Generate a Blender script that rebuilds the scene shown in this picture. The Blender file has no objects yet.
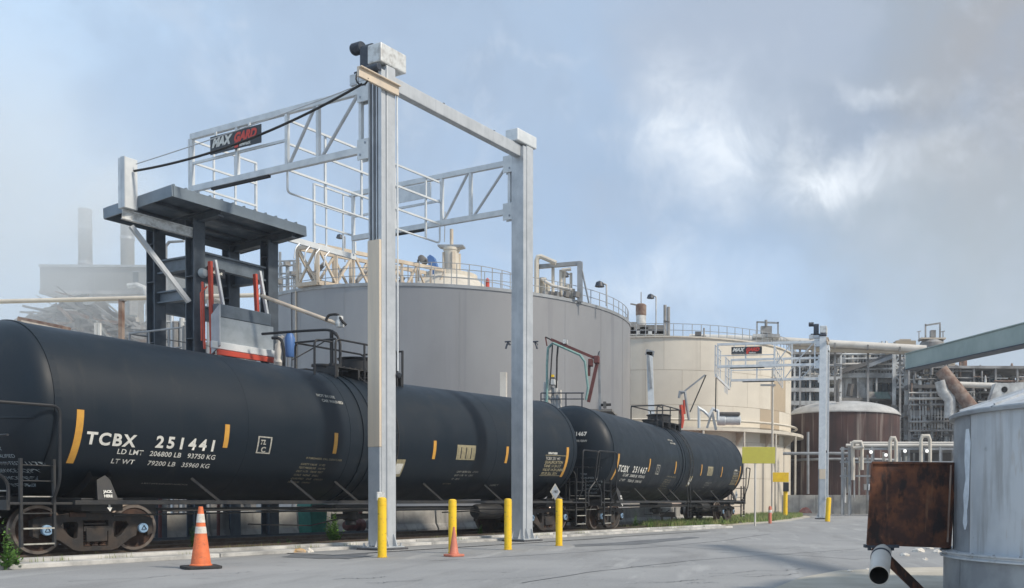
import bpy, bmesh, math, random
from mathutils import Vector, Matrix, noise
random.seed(7)
R_ = math.radians
sc = bpy.context.scene
# ---------------------------------------------------------------- camera
F, CX, EYE, PITCH, ROLL = 967.0, 700.0, 1.23, R_(-1.0), R_(0.25)
HZ = 499.0
PPY = HZ + F*math.tan(-PITCH)
cam_d = bpy.data.cameras.new('camera'); cam = bpy.data.objects.new('camera', cam_d)
sc.collection.objects.link(cam); sc.camera = cam
cam_d.sensor_width = 36; cam_d.lens = 36*F/1024
cam_d.shift_x = -(CX-512)/1024; cam_d.shift_y = (PPY-294)/1024
cam_d.clip_start = .1; cam_d.clip_end = 6000
CR = Matrix.Rotation(R_(90)+PITCH, 3, 'X') @ Matrix.Rotation(ROLL, 3, 'Z')
cam.location = (0, 0, EYE); cam.rotation_euler = CR.to_euler()
def at(px, py, Y):
    v = CR @ Vector(((px-CX)/F, -(py-PPY)/F, -1)); k = Y/v.y
    return Vector((0, 0, EYE)) + v*k
def gp(px, py, z=0):
    v = CR @ Vector(((px-CX)/F, -(py-PPY)/F, -1)); k = (z-EYE)/v.z
    return Vector((0, 0, EYE)) + v*k
def raydir(px, py): return (CR @ Vector(((px-CX)/F, -(py-PPY)/F, -1))).normalized()
# ---------------------------------------------------------------- world, sun, exposure
SUN_EL, SUN_AZ = R_(42), R_(112)          # azimuth measured from +Y towards +X
w = bpy.data.worlds.new('World'); sc.world = w; w.use_nodes = True
nt = w.node_tree; N = nt.nodes; L = nt.links; N.clear()
def nd(t, **k):
    n = N.new(t)
    for a, b in k.items(): setattr(n, a, b)
    return n
def vmath(op, a, b=None):
    n = nd('ShaderNodeVectorMath', operation=op)
    for i, s in ((0, a), (1, b)):
        if s is None: continue
        if isinstance(s, (tuple, Vector)): n.inputs[i].default_value = tuple(s)
        else: L.new(s, n.inputs[i])
    return n
def fm(op, a, b=None, c=None):
    n = nd('ShaderNodeMath', operation=op)
    for i, s in ((0, a), (1, b), (2, c)):
        if s is None: continue
        if isinstance(s, (int, float)): n.inputs[i].default_value = s
        else: L.new(s, n.inputs[i])
    return n.outputs[0]
def rng(v, a, b, c=0., d=1.):
    n = nd('ShaderNodeMapRange', interpolation_type='SMOOTHSTEP'); L.new(v, n.inputs[0])
    for i, x in enumerate((a, b, c, d)): n.inputs[i+1].default_value = x
    return n.outputs[0]
def mixc(f, a, b):
    n = nd('ShaderNodeMix', data_type='RGBA')
    if isinstance(f, (int, float)): n.inputs[0].default_value = f
    else: L.new(f, n.inputs[0])
    for i, s in ((6, a), (7, b)):
        if isinstance(s, tuple): n.inputs[i].default_value = (*s, 1)
        else: L.new(s, n.inputs[i])
    return n.outputs[2]
tc = nd('ShaderNodeTexCoord').outputs['Generated']
def noi(scale, det, rough=.5, dist=0., src=None):
    n = nd('ShaderNodeTexNoise'); n.inputs['Scale'].default_value = scale; n.inputs['Detail'].default_value = det
    n.inputs['Roughness'].default_value = rough; n.inputs['Distortion'].default_value = dist
    L.new(src or tc, n.inputs['Vector']); return n
warp = noi(7, 6, .6)
wv = vmath('SCALE', vmath('SUBTRACT', warp.outputs['Color'], (.5, .5, .5)).outputs[0]); wv.inputs[3].default_value = .18
pos = vmath('ADD', tc, wv.outputs[0]).outputs[0]
def blob(px, py, r0, r1, sx=1., sz=1.):
    c = raydir(px, py)
    v = vmath('MULTIPLY', vmath('SUBTRACT', pos, c).outputs[0], (1/sx, 1, 1/sz)).outputs[0]
    return rng(vmath('LENGTH', v).outputs['Value'], r0, r1, 1., 0.)
sep = nd('ShaderNodeSeparateXYZ'); L.new(pos, sep.inputs[0])
n1 = noi(2.1, 5, .55, .3).outputs['Fac']; n2 = noi(6.5, 7, .6, .2).outputs['Fac']
elev = sep.outputs[2]; xx = sep.outputs[0]
c = mixc(rng(n1, .38, .66), (.43, .595, .83), (.41, .53, .70))
c = mixc(rng(fm('ADD', xx, fm('MULTIPLY', n1, .3)), -.08, -.52), c, (.58, .76, .97))                    # blue-grey overcast
c = mixc(rng(fm('ADD', xx, fm('MULTIPLY', n1, .5)), .27, .52), c, (.40, .47, .55))  # greyer to the right
c = mixc(fm('MULTIPLY', rng(elev, .30, .02), .55), c, (.54, .66, .79))              # paler low down
c = mixc(fm('MULTIPLY', blob(930, 60, .02, .27, 1.2, 1.0), .95), c, (.37, .42, .475))
c = mixc(fm('MULTIPLY', blob(1015, 70, .02, .16, 1., 1.3), .7), c, (.40, .405, .43))  # thick grey cloud bank
c = mixc(fm('MULTIPLY', blob(760, 30, .02, .15, 1.4, .8), .8), c, (.37, .45, .58))
c = mixc(fm('MULTIPLY', blob(1010, 260, .02, .2, 1.4, .8), .4), c, (.48, .55, .60))
patch = fm('MAXIMUM', blob(862, 120, .0, .07, 1.5, .5), fm('MULTIPLY', blob(640, 200, .0, .16, 1.5, .9), .5))
bright = fm('MAXIMUM', fm('MAXIMUM', blob(694, 148, .0, .115, .95, .9), blob(852, 170, .0, .115, 1.4, .6)),
            fm('MAXIMUM', fm('MULTIPLY', blob(880, 88, .0, .05, 1.4, .45), .6), fm('MULTIPLY', blob(650, 285, .0, .13, 1.5, .6), .55)))
n5 = noi(17, 8, .68, .8).outputs['Fac']
bright = fm('MULTIPLY', fm('POWER', bright, 1.25), fm('MULTIPLY', rng(n2, .28, .58, .3, 1.), rng(n5, .32, .60, .45, 1.)))
c = mixc(fm('MULTIPLY', bright, .95), c, (1.0, 1.06, 1.12))
n3 = noi(3.6, 8, .62, .5).outputs['Fac']; n4 = noi(11, 7, .65, .3).outputs['Fac']
c = mixc(fm('MULTIPLY', rng(n3, .50, .66), .38), c, (.50, .57, .68))
c = mixc(fm('MULTIPLY', rng(n3, .48, .34), .32), c, (.33, .42, .56))
c = mixc(fm('MULTIPLY', fm('MULTIPLY', rng(n4, .50, .68), rng(n1, .40, .62)), .30), c, (.74, .81, .90))
sky = nd('ShaderNodeTexSky', sky_type='NISHITA'); sky.sun_disc = False
sky.sun_elevation = SUN_EL; sky.sun_rotation = SUN_AZ
bg1 = nd('ShaderNodeBackground'); L.new(sky.outputs[0], bg1.inputs[0]); bg1.inputs[1].default_value = .1
bg2 = nd('ShaderNodeBackground'); L.new(c, bg2.inputs[0]); bg2.inputs[1].default_value = .88
mx = nd('ShaderNodeMixShader'); L.new(fm('SUBTRACT', .93, fm('MULTIPLY', patch, .35)), mx.inputs[0])
L.new(bg1.outputs[0], mx.inputs[1]); L.new(bg2.outputs[0], mx.inputs[2])
L.new(mx.outputs[0], nd('ShaderNodeOutputWorld').inputs[0])
sl = bpy.data.lights.new('sun', 'SUN'); sl.energy = 3.0; sl.angle = R_(6); sl.color = (1, .9, .76)
so = bpy.data.objects.new('sun', sl); sc.collection.objects.link(so)
sd = Vector((math.sin(SUN_AZ)*math.cos(SUN_EL), math.cos(SUN_AZ)*math.cos(SUN_EL), math.sin(SUN_EL)))
so.rotation_euler = sd.to_track_quat('Z', 'Y').to_euler(); so.location = sd*60
sc.cycles.volume_bounces = 3; sc.cycles.max_bounces = 8
vs = sc.view_settings; vs.view_transform = 'Standard'; vs.look = 'None'; vs.exposure = 0.3; vs.gamma = 1
# ---------------------------------------------------------------- materials
MATS = {}
def mat(name, col, rough=.6, metal=0., col2=None, scale=3., amt=.5, bump=.0, bscale=20., stretch=(1, 1, 1), lo=.4, hi=.62, streak=None, det=5, spec=.5, emit=None, coat=0):
    m = bpy.data.materials.new(name); m.use_nodes = True; t = m.node_tree; n = t.nodes; l = t.links
    b = n['Principled BSDF']; b.inputs['Roughness'].default_value = rough; b.inputs['Metallic'].default_value = metal
    b.inputs['Base Color'].default_value = (*col, 1); b.inputs['Specular IOR Level'].default_value = spec
    if emit: b.inputs['Emission Color'].default_value = (*emit[0], 1); b.inputs['Emission Strength'].default_value = emit[1]
    tcn = n.new('ShaderNodeTexCoord')
    def mapped(s):
        mp = n.new('ShaderNodeMapping'); mp.inputs['Scale'].default_value = s[:3]; mp.inputs['Rotation'].default_value = (0, 0, s[3] if len(s) > 3 else 0); l.new(tcn.outputs['Object'], mp.inputs[0]); return mp.outputs[0]
    def nz(vec, s, d=5):
        x = n.new('ShaderNodeTexNoise'); x.inputs['Scale'].default_value = s; x.inputs['Detail'].default_value = d; x.inputs['Roughness'].default_value = .6
        l.new(vec, x.inputs['Vector']); return x.outputs['Fac']
    def mr(v, a, b_, c_, d_):
        x = n.new('ShaderNodeMapRange'); l.new(v, x.inputs[0])
        for i, q in enumerate((a, b_, c_, d_)): x.inputs[i+1].default_value = q
        return x.outputs[0]
    def mc(f, a, b_):
        x = n.new('ShaderNodeMix'); x.data_type = 'RGBA'; l.new(f, x.inputs[0])
        for i, q in ((6, a), (7, b_)):
            if isinstance(q, tuple): x.inputs[i].default_value = (*q, 1)
            else: l.new(q, x.inputs[i])
        return x.outputs[2]
    cur = tuple(col)
    if col2:
        f = nz(mapped(stretch), scale, det)
        cur = mc(mr(f, lo, hi, 0, amt), cur, tuple(col2))
        l.new(mr(f, .3, .7, rough-.08, min(1, rough+.1)), b.inputs['Roughness'])
    if streak:                       # (colour, stretch, scale, lo, hi, amount)
        for (c2, st, s2, a, z, am) in (streak if isinstance(streak, list) else [streak]):
            cur = mc(mr(nz(mapped(st), s2, 6), a, z, 0, am), cur, tuple(c2))
    if not isinstance(cur, tuple): l.new(cur, b.inputs['Base Color'])
    if bump:
        bn = n.new('ShaderNodeBump'); bn.inputs['Strength'].default_value = bump; bn.inputs['Distance'].default_value = .02
        l.new(nz(mapped((1, 1, 1)), bscale, 6), bn.inputs['Height']); l.new(bn.outputs[0], b.inputs['Normal'])
    MATS[name] = m; return m
M = MATS
V1 = (1, 1, .08)                     # vertical streaks
mat('asphalt', (.235, .238, .242), .85, col2=(.325, .328, .33), scale=.22, amt=1, bump=.5, bscale=45, lo=.35, hi=.65, det=8,
    streak=[((.20, .20, .20), (1, .16, 1, -1.05), .8, .52, .68, .75), ((.42, .42, .415), (1, .12, 1, -1.0), 1.3, .57, .7, .7), ((.13, .13, .13), (1, 1, 1), .7, .63, .72, .6), ((.40, .40, .39), (1, 1, 1), 26, .5, .75, .5), ((.12, .12, .12), (1, 1, 1), 9, .62, .72, .7), ((.10, .10, .105), (1, 1, 1), 2.6, .66, .71, .6)])
mat('asphalt_patch', (.12, .125, .135), .85, col2=(.17, .18, .19), scale=2, amt=1, bump=.4, bscale=60)
mat('tar', (.06, .063, .07), .6, col2=(.1, .1, .11), scale=4)
mat('concrete', (.58, .57, .545), .85, col2=(.27, .27, .265), scale=1.3, amt=.9, bump=.3, bscale=30, streak=((.5, .49, .46), (1, 1, 1), 9, .52, .75, .6))
mat('concrete_apron', (.31, .31, .305), .85, col2=(.23, .235, .24), scale=.8, amt=.9, bump=.3, bscale=30, streak=((.42, .415, .4), (1, 1, 1), 9, .52, .75, .5))
mat('concrete_old', (.45, .44, .41), .9, col2=(.27, .26, .25), scale=1.2, amt=.8, bump=.4, bscale=12, streak=((.12, .12, .12), V1, 3, .52, .7, .6))
mat('gravel', (.2, .19, .175), .95, col2=(.33, .31, .28), scale=14, amt=1, bump=1, bscale=40, streak=((.13, .12, .11), (1, 1, 1), .7, .45, .65, .6))
mat('soil', (.42, .385, .32), .95, col2=(.52, .48, .41), scale=1.2, amt=1, bump=.6, bscale=25)
mat('tank_black', (.004, .011, .020), .5, spec=.36, col2=(.008, .015, .024), scale=1.4, amt=.8, lo=.35, hi=.7, bump=.03, bscale=4,
    streak=[((.045, .045, .043), (1.4, 1, .1), 2.2, .56, .8, .4), ((.08, .076, .07), (1, 1, 1), 16, .62, .85, .25), ((.05, .045, .038), (.5, 1, 1), .9, .6, .8, .4)])
mat('frame_black', (.017, .019, .023), .55, col2=(.045, .042, .038), scale=5, amt=.6, bump=.1)
mat('rail_black', (.012, .014, .018), .5, col2=(.03, .03, .032), scale=8)
mat('cast_iron', (.022, .021, .022), .75, col2=(.06, .045, .036), scale=5, amt=.8, bump=.35, bscale=14)
mat('rust_steel', (.07, .038, .026), .85, col2=(.03, .02, .018), scale=6, amt=.9, bump=.3)
mat('rail_steel', (.14, .11, .09), .5, .6, col2=(.09, .06, .045), scale=9)
mat('wheel_tread', (.28, .24, .21), .4, .7, col2=(.16, .11, .08), scale=7)
mat('white_paint', (.72, .72, .68), .6, col2=(.5, .5, .47), scale=14, amt=.5)
mat('dim_white', (.42, .41, .37), .7, col2=(.2, .2, .18), scale=14, amt=.6)
mat('reflector_amber', (.62, .33, .055), .4, col2=(.5, .25, .05), scale=9)
mat('decal_cream', (.34, .30, .19), .6, col2=(.22, .2, .13), scale=10, amt=.8)
mat('bearing_blue', (.25, .40, .58), .5, col2=(.15, .25, .38), scale=20)
mat('galvanized', (.56, .585, .61), .42, .3, col2=(.42, .45, .48), scale=2.5, amt=.9, lo=.35, hi=.65, bump=.04, bscale=30,
    streak=[((.62, .65, .68), V1, 3.5, .5, .7, .6), ((.27, .30, .34), V1, 5, .58, .75, .4)])
mat('galv_light', (.70, .73, .75), .45, .15, col2=(.56, .60, .63), scale=3, amt=.8)
mat('galv_groove', (.36, .40, .45), .45, .45, col2=(.18, .21, .25), scale=4, amt=.8, stretch=V1)
mat('tan_and_warm_sheen', (.74, .62, .48), .45, .2, col2=(.5, .44, .38), scale=2, amt=.8, stretch=V1)  # tan coating; on the mast cover the colour stands for a warm highlight
mat('galv_head', (.66, .68, .68), .45, .2, col2=(.38, .38, .37), scale=7, amt=.8, lo=.45, hi=.62)
mat('motor_dark', (.02, .03, .05), .5, col2=(.07, .085, .11), scale=8)
mat('shelter_steel', (.085, .108, .135), .5, col2=(.055, .07, .09), scale=3, amt=.8, streak=((.18, .2, .22), V1, 7, .6, .8, .3))
mat('shelter_beam', (.15, .185, .225), .5, col2=(.10, .13, .16), scale=3, amt=.8)
mat('roof_grey', (.20, .245, .29), .45, .3, col2=(.14, .175, .21), scale=2)
mat('aluminium', (.42, .46, .49), .4, .45, col2=(.3, .34, .37), scale=3, amt=.8)
mat('red_paint', (.55, .07, .04), .5, col2=(.4, .06, .04), scale=8)
mat('maroon', (.11, .035, .035), .6, col2=(.2, .06, .05), scale=6)
mat('hose_green', (.22, .38, .36), .6, col2=(.14, .25, .25), scale=6)
mat('bollard_yellow', (.90, .60, .02), .45, col2=(.80, .50, .02), scale=3, amt=.7, streak=[((.36, .27, .08), (1, 1, 1), 16, .58, .7, .7), ((.10, .09, .07), (1, 1, 2.5), 7, .64, .7, .8)])
mat('cone_orange', (.82, .20, .07), .55, col2=(.62, .15, .06), scale=8, amt=.7, streak=[((.25, .12, .08), (1, 1, 1), 20, .56, .7, .6), ((.10, .07, .06), (1, 1, 2), 6, .62, .7, .6)])
mat('cone_faded', (.62, .20, .13), .6, col2=(.45, .16, .11), scale=8)
mat('cone_band', (.72, .68, .62), .5, col2=(.5, .46, .4), scale=14, amt=.8)
mat('rubber', (.02, .02, .022), .8, col2=(.06, .06, .06), scale=9)
mat('tank_grey', (.30, .305, .318), .45, .25, col2=(.24, .245, .26), scale=.25, amt=1, lo=.35, hi=.65, stretch=(1, 1, .5),
    streak=[((.42, .41, .37), (1, 1, .012), .55, .60, .66, .6), ((.17, .175, .20), (1, 1, .01), 1.1, .6, .7, .5), ((.29, .30, .33), (1, 1, .03), .9, .55, .7, .5), ((.22, .22, .23), (1, 1, 1), 1.9, .71, .76, .5)])
mat('tank_beige', (.68, .63, .54), .7, col2=(.61, .565, .485), scale=.3, amt=1, streak=((.37, .32, .26), (1, 1, .03), .8, .55, .72, .5))
mat('tank_tan', (.44, .36, .26), .7, col2=(.38, .31, .23), scale=.5)
mat('beige_steel', (.56, .49, .40), .65, col2=(.42, .36, .29), scale=1, amt=.8, streak=((.22, .14, .09), (1, 1, .3), 3, .6, .75, .5))
mat('beige_light', (.62, .58, .50), .65, col2=(.5, .46, .4), scale=1, amt=.8)
mat('tank_brown', (.045, .019, .017), .7, col2=(.085, .042, .036), scale=.5, amt=.9, streak=[((.33, .29, .26), (1, 1, .04), 2.0, .55, .68, .8), ((.02, .014, .014), (1, 1, .1), 1.2, .5, .7, .6)])
mat('dome_pale', (.48, .48, .47), .7, col2=(.3, .3, .3), scale=.6, amt=.8, streak=((.17, .15, .14), (1, 1, .6), 2.2, .6, .75, .6))
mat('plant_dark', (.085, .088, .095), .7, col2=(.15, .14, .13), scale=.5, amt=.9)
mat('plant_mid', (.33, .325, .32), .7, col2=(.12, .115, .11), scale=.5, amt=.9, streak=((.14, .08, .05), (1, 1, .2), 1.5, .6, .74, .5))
mat('plant_pale', (.62, .63, .62), .6, col2=(.27, .27, .27), scale=.6, amt=.9, streak=((.2, .13, .09), (1, 1, .2), 1.5, .62, .76, .5))
mat('plant_green', (.19, .27, .245), .7, col2=(.13, .17, .16), scale=.6, amt=.8, streak=((.2, .12, .08), V1, 2, .58, .74, .5))
mat('pipe_white', (.66, .63, .58), .5, col2=(.5, .47, .42), scale=.6, amt=.8)
mat('pipe_grey', (.34, .36, .38), .5, .3, col2=(.24, .25, .26), scale=1.5, amt=.8)
mat('pipe_rust', (.15, .08, .055), .8, col2=(.30, .24, .20), scale=1.5, amt=.9)
mat('beam_green', (.33, .40, .38), .55, col2=(.28, .345, .33), scale=1.6, amt=.9, streak=((.13, .17, .165), (1, .1, 1), 5, .6, .78, .4))
mat('silo_grey', (.50, .53, .56), .45, .1, col2=(.40, .43, .46), scale=1.4, amt=.9, streak=[((.62, .63, .64), V1, 4, .52, .7, .6), ((.27, .27, .27), V1, 6, .54, .68, .65), ((.35, .30, .25), (1, 1, .15), 9, .62, .74, .6), ((.15, .155, .165), (1, 1, 1), 5, .68, .74, .5)])
mat('silo_dark', (.32, .345, .37), .5, .1, col2=(.22, .235, .255), scale=2, amt=.9)
mat('silo_patch', (.72, .78, .84), .5, col2=(.4, .45, .5), scale=5)
mat('rust_panel', (.055, .024, .018), .8, col2=(.17, .065, .032), scale=3.6, amt=1, lo=.42, hi=.62, det=9, bump=.25, bscale=18,
    streak=[((.30, .15, .08), (2.4, 1, .3), 3.4, .62, .76, .7), ((.012, .010, .012), (1.2, 1, .6), 4.6, .5, .6, .85), ((.30, .14, .08), (1, 1, 1), 14, .66, .76, .5)])
mat('black_hole', (.006, .006, .007), .9)
mat('sign_yellow', (.60, .55, .09), .5, col2=(.54, .48, .09), scale=5)
mat('sign_black', (.015, .018, .025), .4)
mat('sign_red', (.62, .05, .03), .5)
mat('sign_grey', (.36, .42, .46), .5)
mat('motor_blue', (.07, .17, .42), .5, col2=(.05, .12, .3), scale=2)
mat('bin_green', (.02, .22, .17), .55, col2=(.02, .15, .12), scale=5)
mat('cloth_blue', (.2, .33, .45), .9, col2=(.6, .63, .65), scale=7, amt=1)
mat('weed_green', (.12, .25, .04), .7, col2=(.07, .15, .03), scale=12)
mat('grass_green', (.15, .25, .06), .8, col2=(.28, .27, .12), scale=2, amt=.9)
mat('timber', (.09, .075, .062), .9, col2=(.15, .13, .11), scale=5, stretch=(1, 8, 1))
mat('red_clay', (.33, .12, .10), .9, col2=(.42, .24, .2), scale=2, amt=.9)
mat('litter_tan', (.5, .3, .12), .8, col2=(.62, .55, .45), scale=12)
mat('building_grey', (.20, .21, .205), .8, col2=(.15, .155, .15), scale=.12, amt=.8)
mat('scrap', (.13, .125, .12), .85, col2=(.07, .07, .07), scale=.7, amt=1, bump=.8, bscale=2, streak=((.42, .42, .41), (1, 1, 1), 1.6, .6, .7, .8))
mat('lamp_lens', (.8, .8, .78), .3, emit=((1, .97, .9), .6))
mat('cladding_orange', (.6, .2, .06), .6)
mat('glass_dark', (.03, .045, .055), .15)
# ---------------------------------------------------------------- mesh builder and tagging
class MB:
    def __init__(s): s.v = []; s.f = []; s.sm = []
    def add(s, vs_, fs, smooth=False):
        o = len(s.v); s.v += [tuple(v) for v in vs_]; s.f += [tuple(i+o for i in f) for f in fs]; s.sm += [smooth]*len(fs); return s
    def box(s, c, size, ax=None):
        c = Vector(c); X, Y, Z = ax or (Vector((1, 0, 0)), Vector((0, 1, 0)), Vector((0, 0, 1)))
        hx, hy, hz = size[0]/2, size[1]/2, size[2]/2
        vs_ = [c+X*(a*hx)+Y*(b*hy)+Z*(e*hz) for a in (-1, 1) for b in (-1, 1) for e in (-1, 1)]
        return s.add(vs_, [(0, 1, 3, 2), (4, 6, 7, 5), (0, 4, 5, 1), (2, 3, 7, 6), (0, 2, 6, 4), (1, 5, 7, 3)])
    def bx(s, x0, x1, y0, y1, z0, z1): return s.box(((x0+x1)/2, (y0+y1)/2, (z0+z1)/2), (abs(x1-x0), abs(y1-y0), abs(z1-z0)))
    def bar(s, p, q, w, h=None, up=(0, 0, 1)):
        p = Vector(p); q = Vector(q); h = h or w; X = (q-p)
        if X.length < 1e-6: return s
        l_ = X.length; X = X.normalized(); U = Vector(up)
        if abs(X.dot(U)) > .98: U = Vector((0, 1, 0))
        Y = U.cross(X).normalized(); Z = X.cross(Y)
        return s.box((p+q)/2, (l_, w, h), (X, Y, Z))
    def ibeam(s, p, q, w, h, up=(0, 0, 1), t=.12):
        p = Vector(p); q = Vector(q); X = (q-p).normalized(); U = Vector(up)
        if abs(X.dot(U)) > .98: U = Vector((0, 1, 0))
        Y = U.cross(X).normalized(); Z = X.cross(Y)
        s.bar(p, q, w*t, h*(1-2*t), up)
        s.box((p+q)/2+Z*(h/2*(1-t)), ((q-p).length, w, h*t), (X, Y, Z)); s.box((p+q)/2-Z*(h/2*(1-t)), ((q-p).length, w, h*t), (X, Y, Z)); return s
    def tube(s, pts, r, n=8, cap=True, smooth=True):
        P = [Vector(p) for p in pts]; rings = []; prev = None
        rr = r if isinstance(r, (list, tuple)) else [r]*len(P)
        for i, p in enumerate(P):
            a = (P[i]-P[i-1]).normalized() if i else (P[1]-P[0]).normalized()
            b = (P[i+1]-P[i]).normalized() if i < len(P)-1 else a
            t = (a+b).normalized() if (a+b).length > 1e-4 else a
            if prev is None:
                u = Vector((0, 0, 1)) if abs(t.z) < .9 else Vector((1, 0, 0)); X = u.cross(t).normalized()
            else: X = (prev-t*prev.dot(t)).normalized()
            prev = X; Y = t.cross(X); k = 1/max(.5, math.sqrt(max(.01, (1+a.dot(b))/2)))
            rings.append([p+(X*math.cos(2*math.pi*j/n)+Y*math.sin(2*math.pi*j/n))*rr[i]*k for j in range(n)])
        vs_ = [v for r_ in rings for v in r_]; fs = []
        for i in range(len(P)-1):
            for j in range(n): fs.append((i*n+j, i*n+(j+1) % n, (i+1)*n+(j+1) % n, (i+1)*n+j))
        s.add(vs_, fs, smooth)
        if cap: s.add(rings[0], [tuple(reversed(range(n)))]); s.add(rings[-1], [tuple(range(n))])
        return s
    def lathe(s, prof, o=(0, 0, 0), ax=None, n=24, smooth=True, a0=0, a1=2*math.pi):
        # prof: (radius, along Z-axis)
        o = Vector(o); X, Y, Z = ax or (Vector((1, 0, 0)), Vector((0, 1, 0)), Vector((0, 0, 1)))
        full = abs(a1-a0-2*math.pi) < 1e-5; m = n if full else n+1; vs_ = []; fs = []
        for r, z in prof:
            for j in range(m):
                a = a0+(a1-a0)*j/n; vs_.append(o+X*(r*math.cos(a))+Y*(r*math.sin(a))+Z*z)
        for i in range(len(prof)-1):
            for j in range(n):
                k = (j+1) % m; fs.append((i*m+j, i*m+k, (i+1)*m+k, (i+1)*m+j))
        return s.add(vs_, fs, smooth)
    def prism(s, poly, o, U, V, W, d):
        o = Vector(o); U = Vector(U); V = Vector(V); W = Vector(W); n = len(poly)
        a = [o+U*x+V*y-W*(d/2) for x, y in poly]; b = [p+W*d for p in a]
        fs = [tuple(reversed(range(n))), tuple(range(n, 2*n))]+[(i, (i+1) % n, n+(i+1) % n, n+i) for i in range(n)]
        return s.add(a+b, fs)
    def mesh(s, name, m):
        me = bpy.data.meshes.new(name); me.from_pydata(s.v, [], s.f); me.polygons.foreach_set('use_smooth', s.sm)
        if m: me.materials.append(MATS[m] if isinstance(m, str) else m)
        me.update(); return me
    def build(s, name, m, parent=None, bevel=0, loc=None):
        me = s.mesh(name, m); o = bpy.data.objects.new(name, me); sc.collection.objects.link(o)
        bm_ = bmesh.new(); bm_.from_mesh(me); bmesh.ops.remove_doubles(bm_, verts=bm_.verts, dist=1e-5); bmesh.ops.recalc_face_normals(bm_, faces=bm_.faces); bm_.to_mesh(me); bm_.free()
        if any(s.sm): me.set_sharp_from_angle(angle=R_(38))
        if parent: o.parent = parent
        if loc: o.location = loc
        if bevel:
            b = o.modifiers.new('bevel', 'BEVEL'); b.width = bevel; b.segments = 2; b.limit_method = 'ANGLE'
        return o
def tag(o, label=None, cat=None, group=None, kind=None):
    if label: o['label'] = label
    if cat: o['category'] = cat
    if group: o['group'] = group
    if kind: o['kind'] = kind
    return o
def thing(name, label, cat, loc=(0, 0, 0), rz=0, group=None):
    o = bpy.data.objects.new(name, None); sc.collection.objects.link(o); o.location = loc; o.rotation_euler = (0, 0, rz)
    o.empty_display_size = .3; return tag(o, label, cat, group)
def structure(mb, name, m): return tag(mb.build(name, m), kind='structure')
def dup(root, loc=None, rz=None, label=None, group=None):
    def cp(o, par):
        c_ = o.copy(); sc.collection.objects.link(c_); c_.parent = par
        for k in kids.get(o, []): cp(k, c_)
        return c_
    kids = {}
    for o in bpy.data.objects:
        if o.parent: kids.setdefault(o.parent, []).append(o)
    r = cp(root, None)
    if loc is not None: r.location = loc
    if rz is not None: r.rotation_euler = (0, 0, rz)
    if label: r['label'] = label
    if group: r['group'] = group
    return r
def again(o, loc=None, parent=None, rz=None):      # another piece sharing the mesh
    c_ = o.copy(); sc.collection.objects.link(c_)
    if parent: c_.parent = parent
    if loc is not None: c_.location = loc
    if rz is not None: c_.rotation_euler = (0, 0, rz)
    return c_
def text(body, size, fn, name, m, parent, shear=0., space=1., align='LEFT', bold=0., xs=1.):
    cu = bpy.data.curves.new(name, 'FONT'); cu.body = body; cu.size = size; cu.shear = shear; cu.space_character = space; cu.align_x = align; cu.offset = bold; cu.resolution_u = 4
    t = bpy.data.objects.new(name, cu); sc.collection.objects.link(t)
    me = bpy.data.meshes.new_from_object(t.evaluated_get(bpy.context.evaluated_depsgraph_get()))
    bpy.data.objects.remove(t)
    for v in me.vertices: v.co = fn(v.co.x*xs, v.co.y)
    me.materials.clear(); me.materials.append(MATS[m]); me.name = name
    o = bpy.data.objects.new(name, me); sc.collection.objects.link(o); o.parent = parent; return o
def curve_plate(splines, thick, name, m, fn, parent):       # filled outline with holes
    cu = bpy.data.curves.new(name, 'CURVE'); cu.dimensions = '2D'; cu.fill_mode = 'BOTH'; cu.extrude = thick/2; cu.bevel_depth = .012
    for pts in splines:
        sp = cu.splines.new('POLY'); sp.points.add(len(pts)-1); sp.use_cyclic_u = True
        for i, p in enumerate(pts): sp.points[i].co = (p[0], p[1], 0, 1)
    t = bpy.data.objects.new(name, cu); sc.collection.objects.link(t)
    me = bpy.data.meshes.new_from_object(t.evaluated_get(bpy.context.evaluated_depsgraph_get())); bpy.data.objects.remove(t)
    for v in me.vertices: v.co = fn(*v.co)
    me.materials.clear(); me.materials.append(MATS[m]); me.name = name
    o = bpy.data.objects.new(name, me); sc.collection.objects.link(o); o.parent = parent; return o
def rnd(p, r, k=4):                  # round the corners of a polyline
    P = [Vector(q) for q in p]; out = [P[0]]
    for a, b, c_ in zip(P, P[1:], P[2:]):
        u = (a-b); v = (c_-b); q = min(r, u.length/2, v.length/2); s_ = b+u.normalized()*q; e = b+v.normalized()*q
        for i in range(k+1):
            t = i/k; out.append(s_*(1-t)**2+b*2*t*(1-t)+e*t*t)
    return out+[P[-1]]
# ---------------------------------------------------------------- frames along the railway
PH = R_(62.9); D1 = Vector((math.cos(PH), math.sin(PH), 0)); N1 = Vector((-D1.y, D1.x, 0)); C0 = Vector((-13.0, 18.38, 0))
PH2 = R_(71.5)
def tk(s, n=0, z=0): return C0+D1*s+N1*n+Vector((0, 0, z))
CTRL = [tk(-60), tk(-30), tk(-8), tk(6), tk(15.5), Vector((-4.22, 35.5, 0)), Vector((-2.0, 42.3, 0)), Vector((.25, 49.3, 0)), Vector((2.9, 60.5, 0)), Vector((4.4, 75, 0)), Vector((5.2, 100, 0)), Vector((5.6, 125, 0))]
def catmull(P, k=8):
    out = []
    for i in range(1, len(P)-2):
        a, b, c_, d = P[i-1:i+3]
        for j in range(k):
            t = j/k; out.append(.5*((2*b)+(c_-a)*t+(2*a-5*b+4*c_-d)*t*t+(3*b-a-3*c_+d)*t**3))
    return out+[P[-2]]
PATH = catmull(CTRL, 8)
def offs(path, o):
    r = []
    for i, p in enumerate(path):
        t = (path[min(i+1, len(path)-1)]-path[max(i-1, 0)]).normalized(); r.append(p+Vector((-t.y, t.x, 0))*o)
    return r
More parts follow.
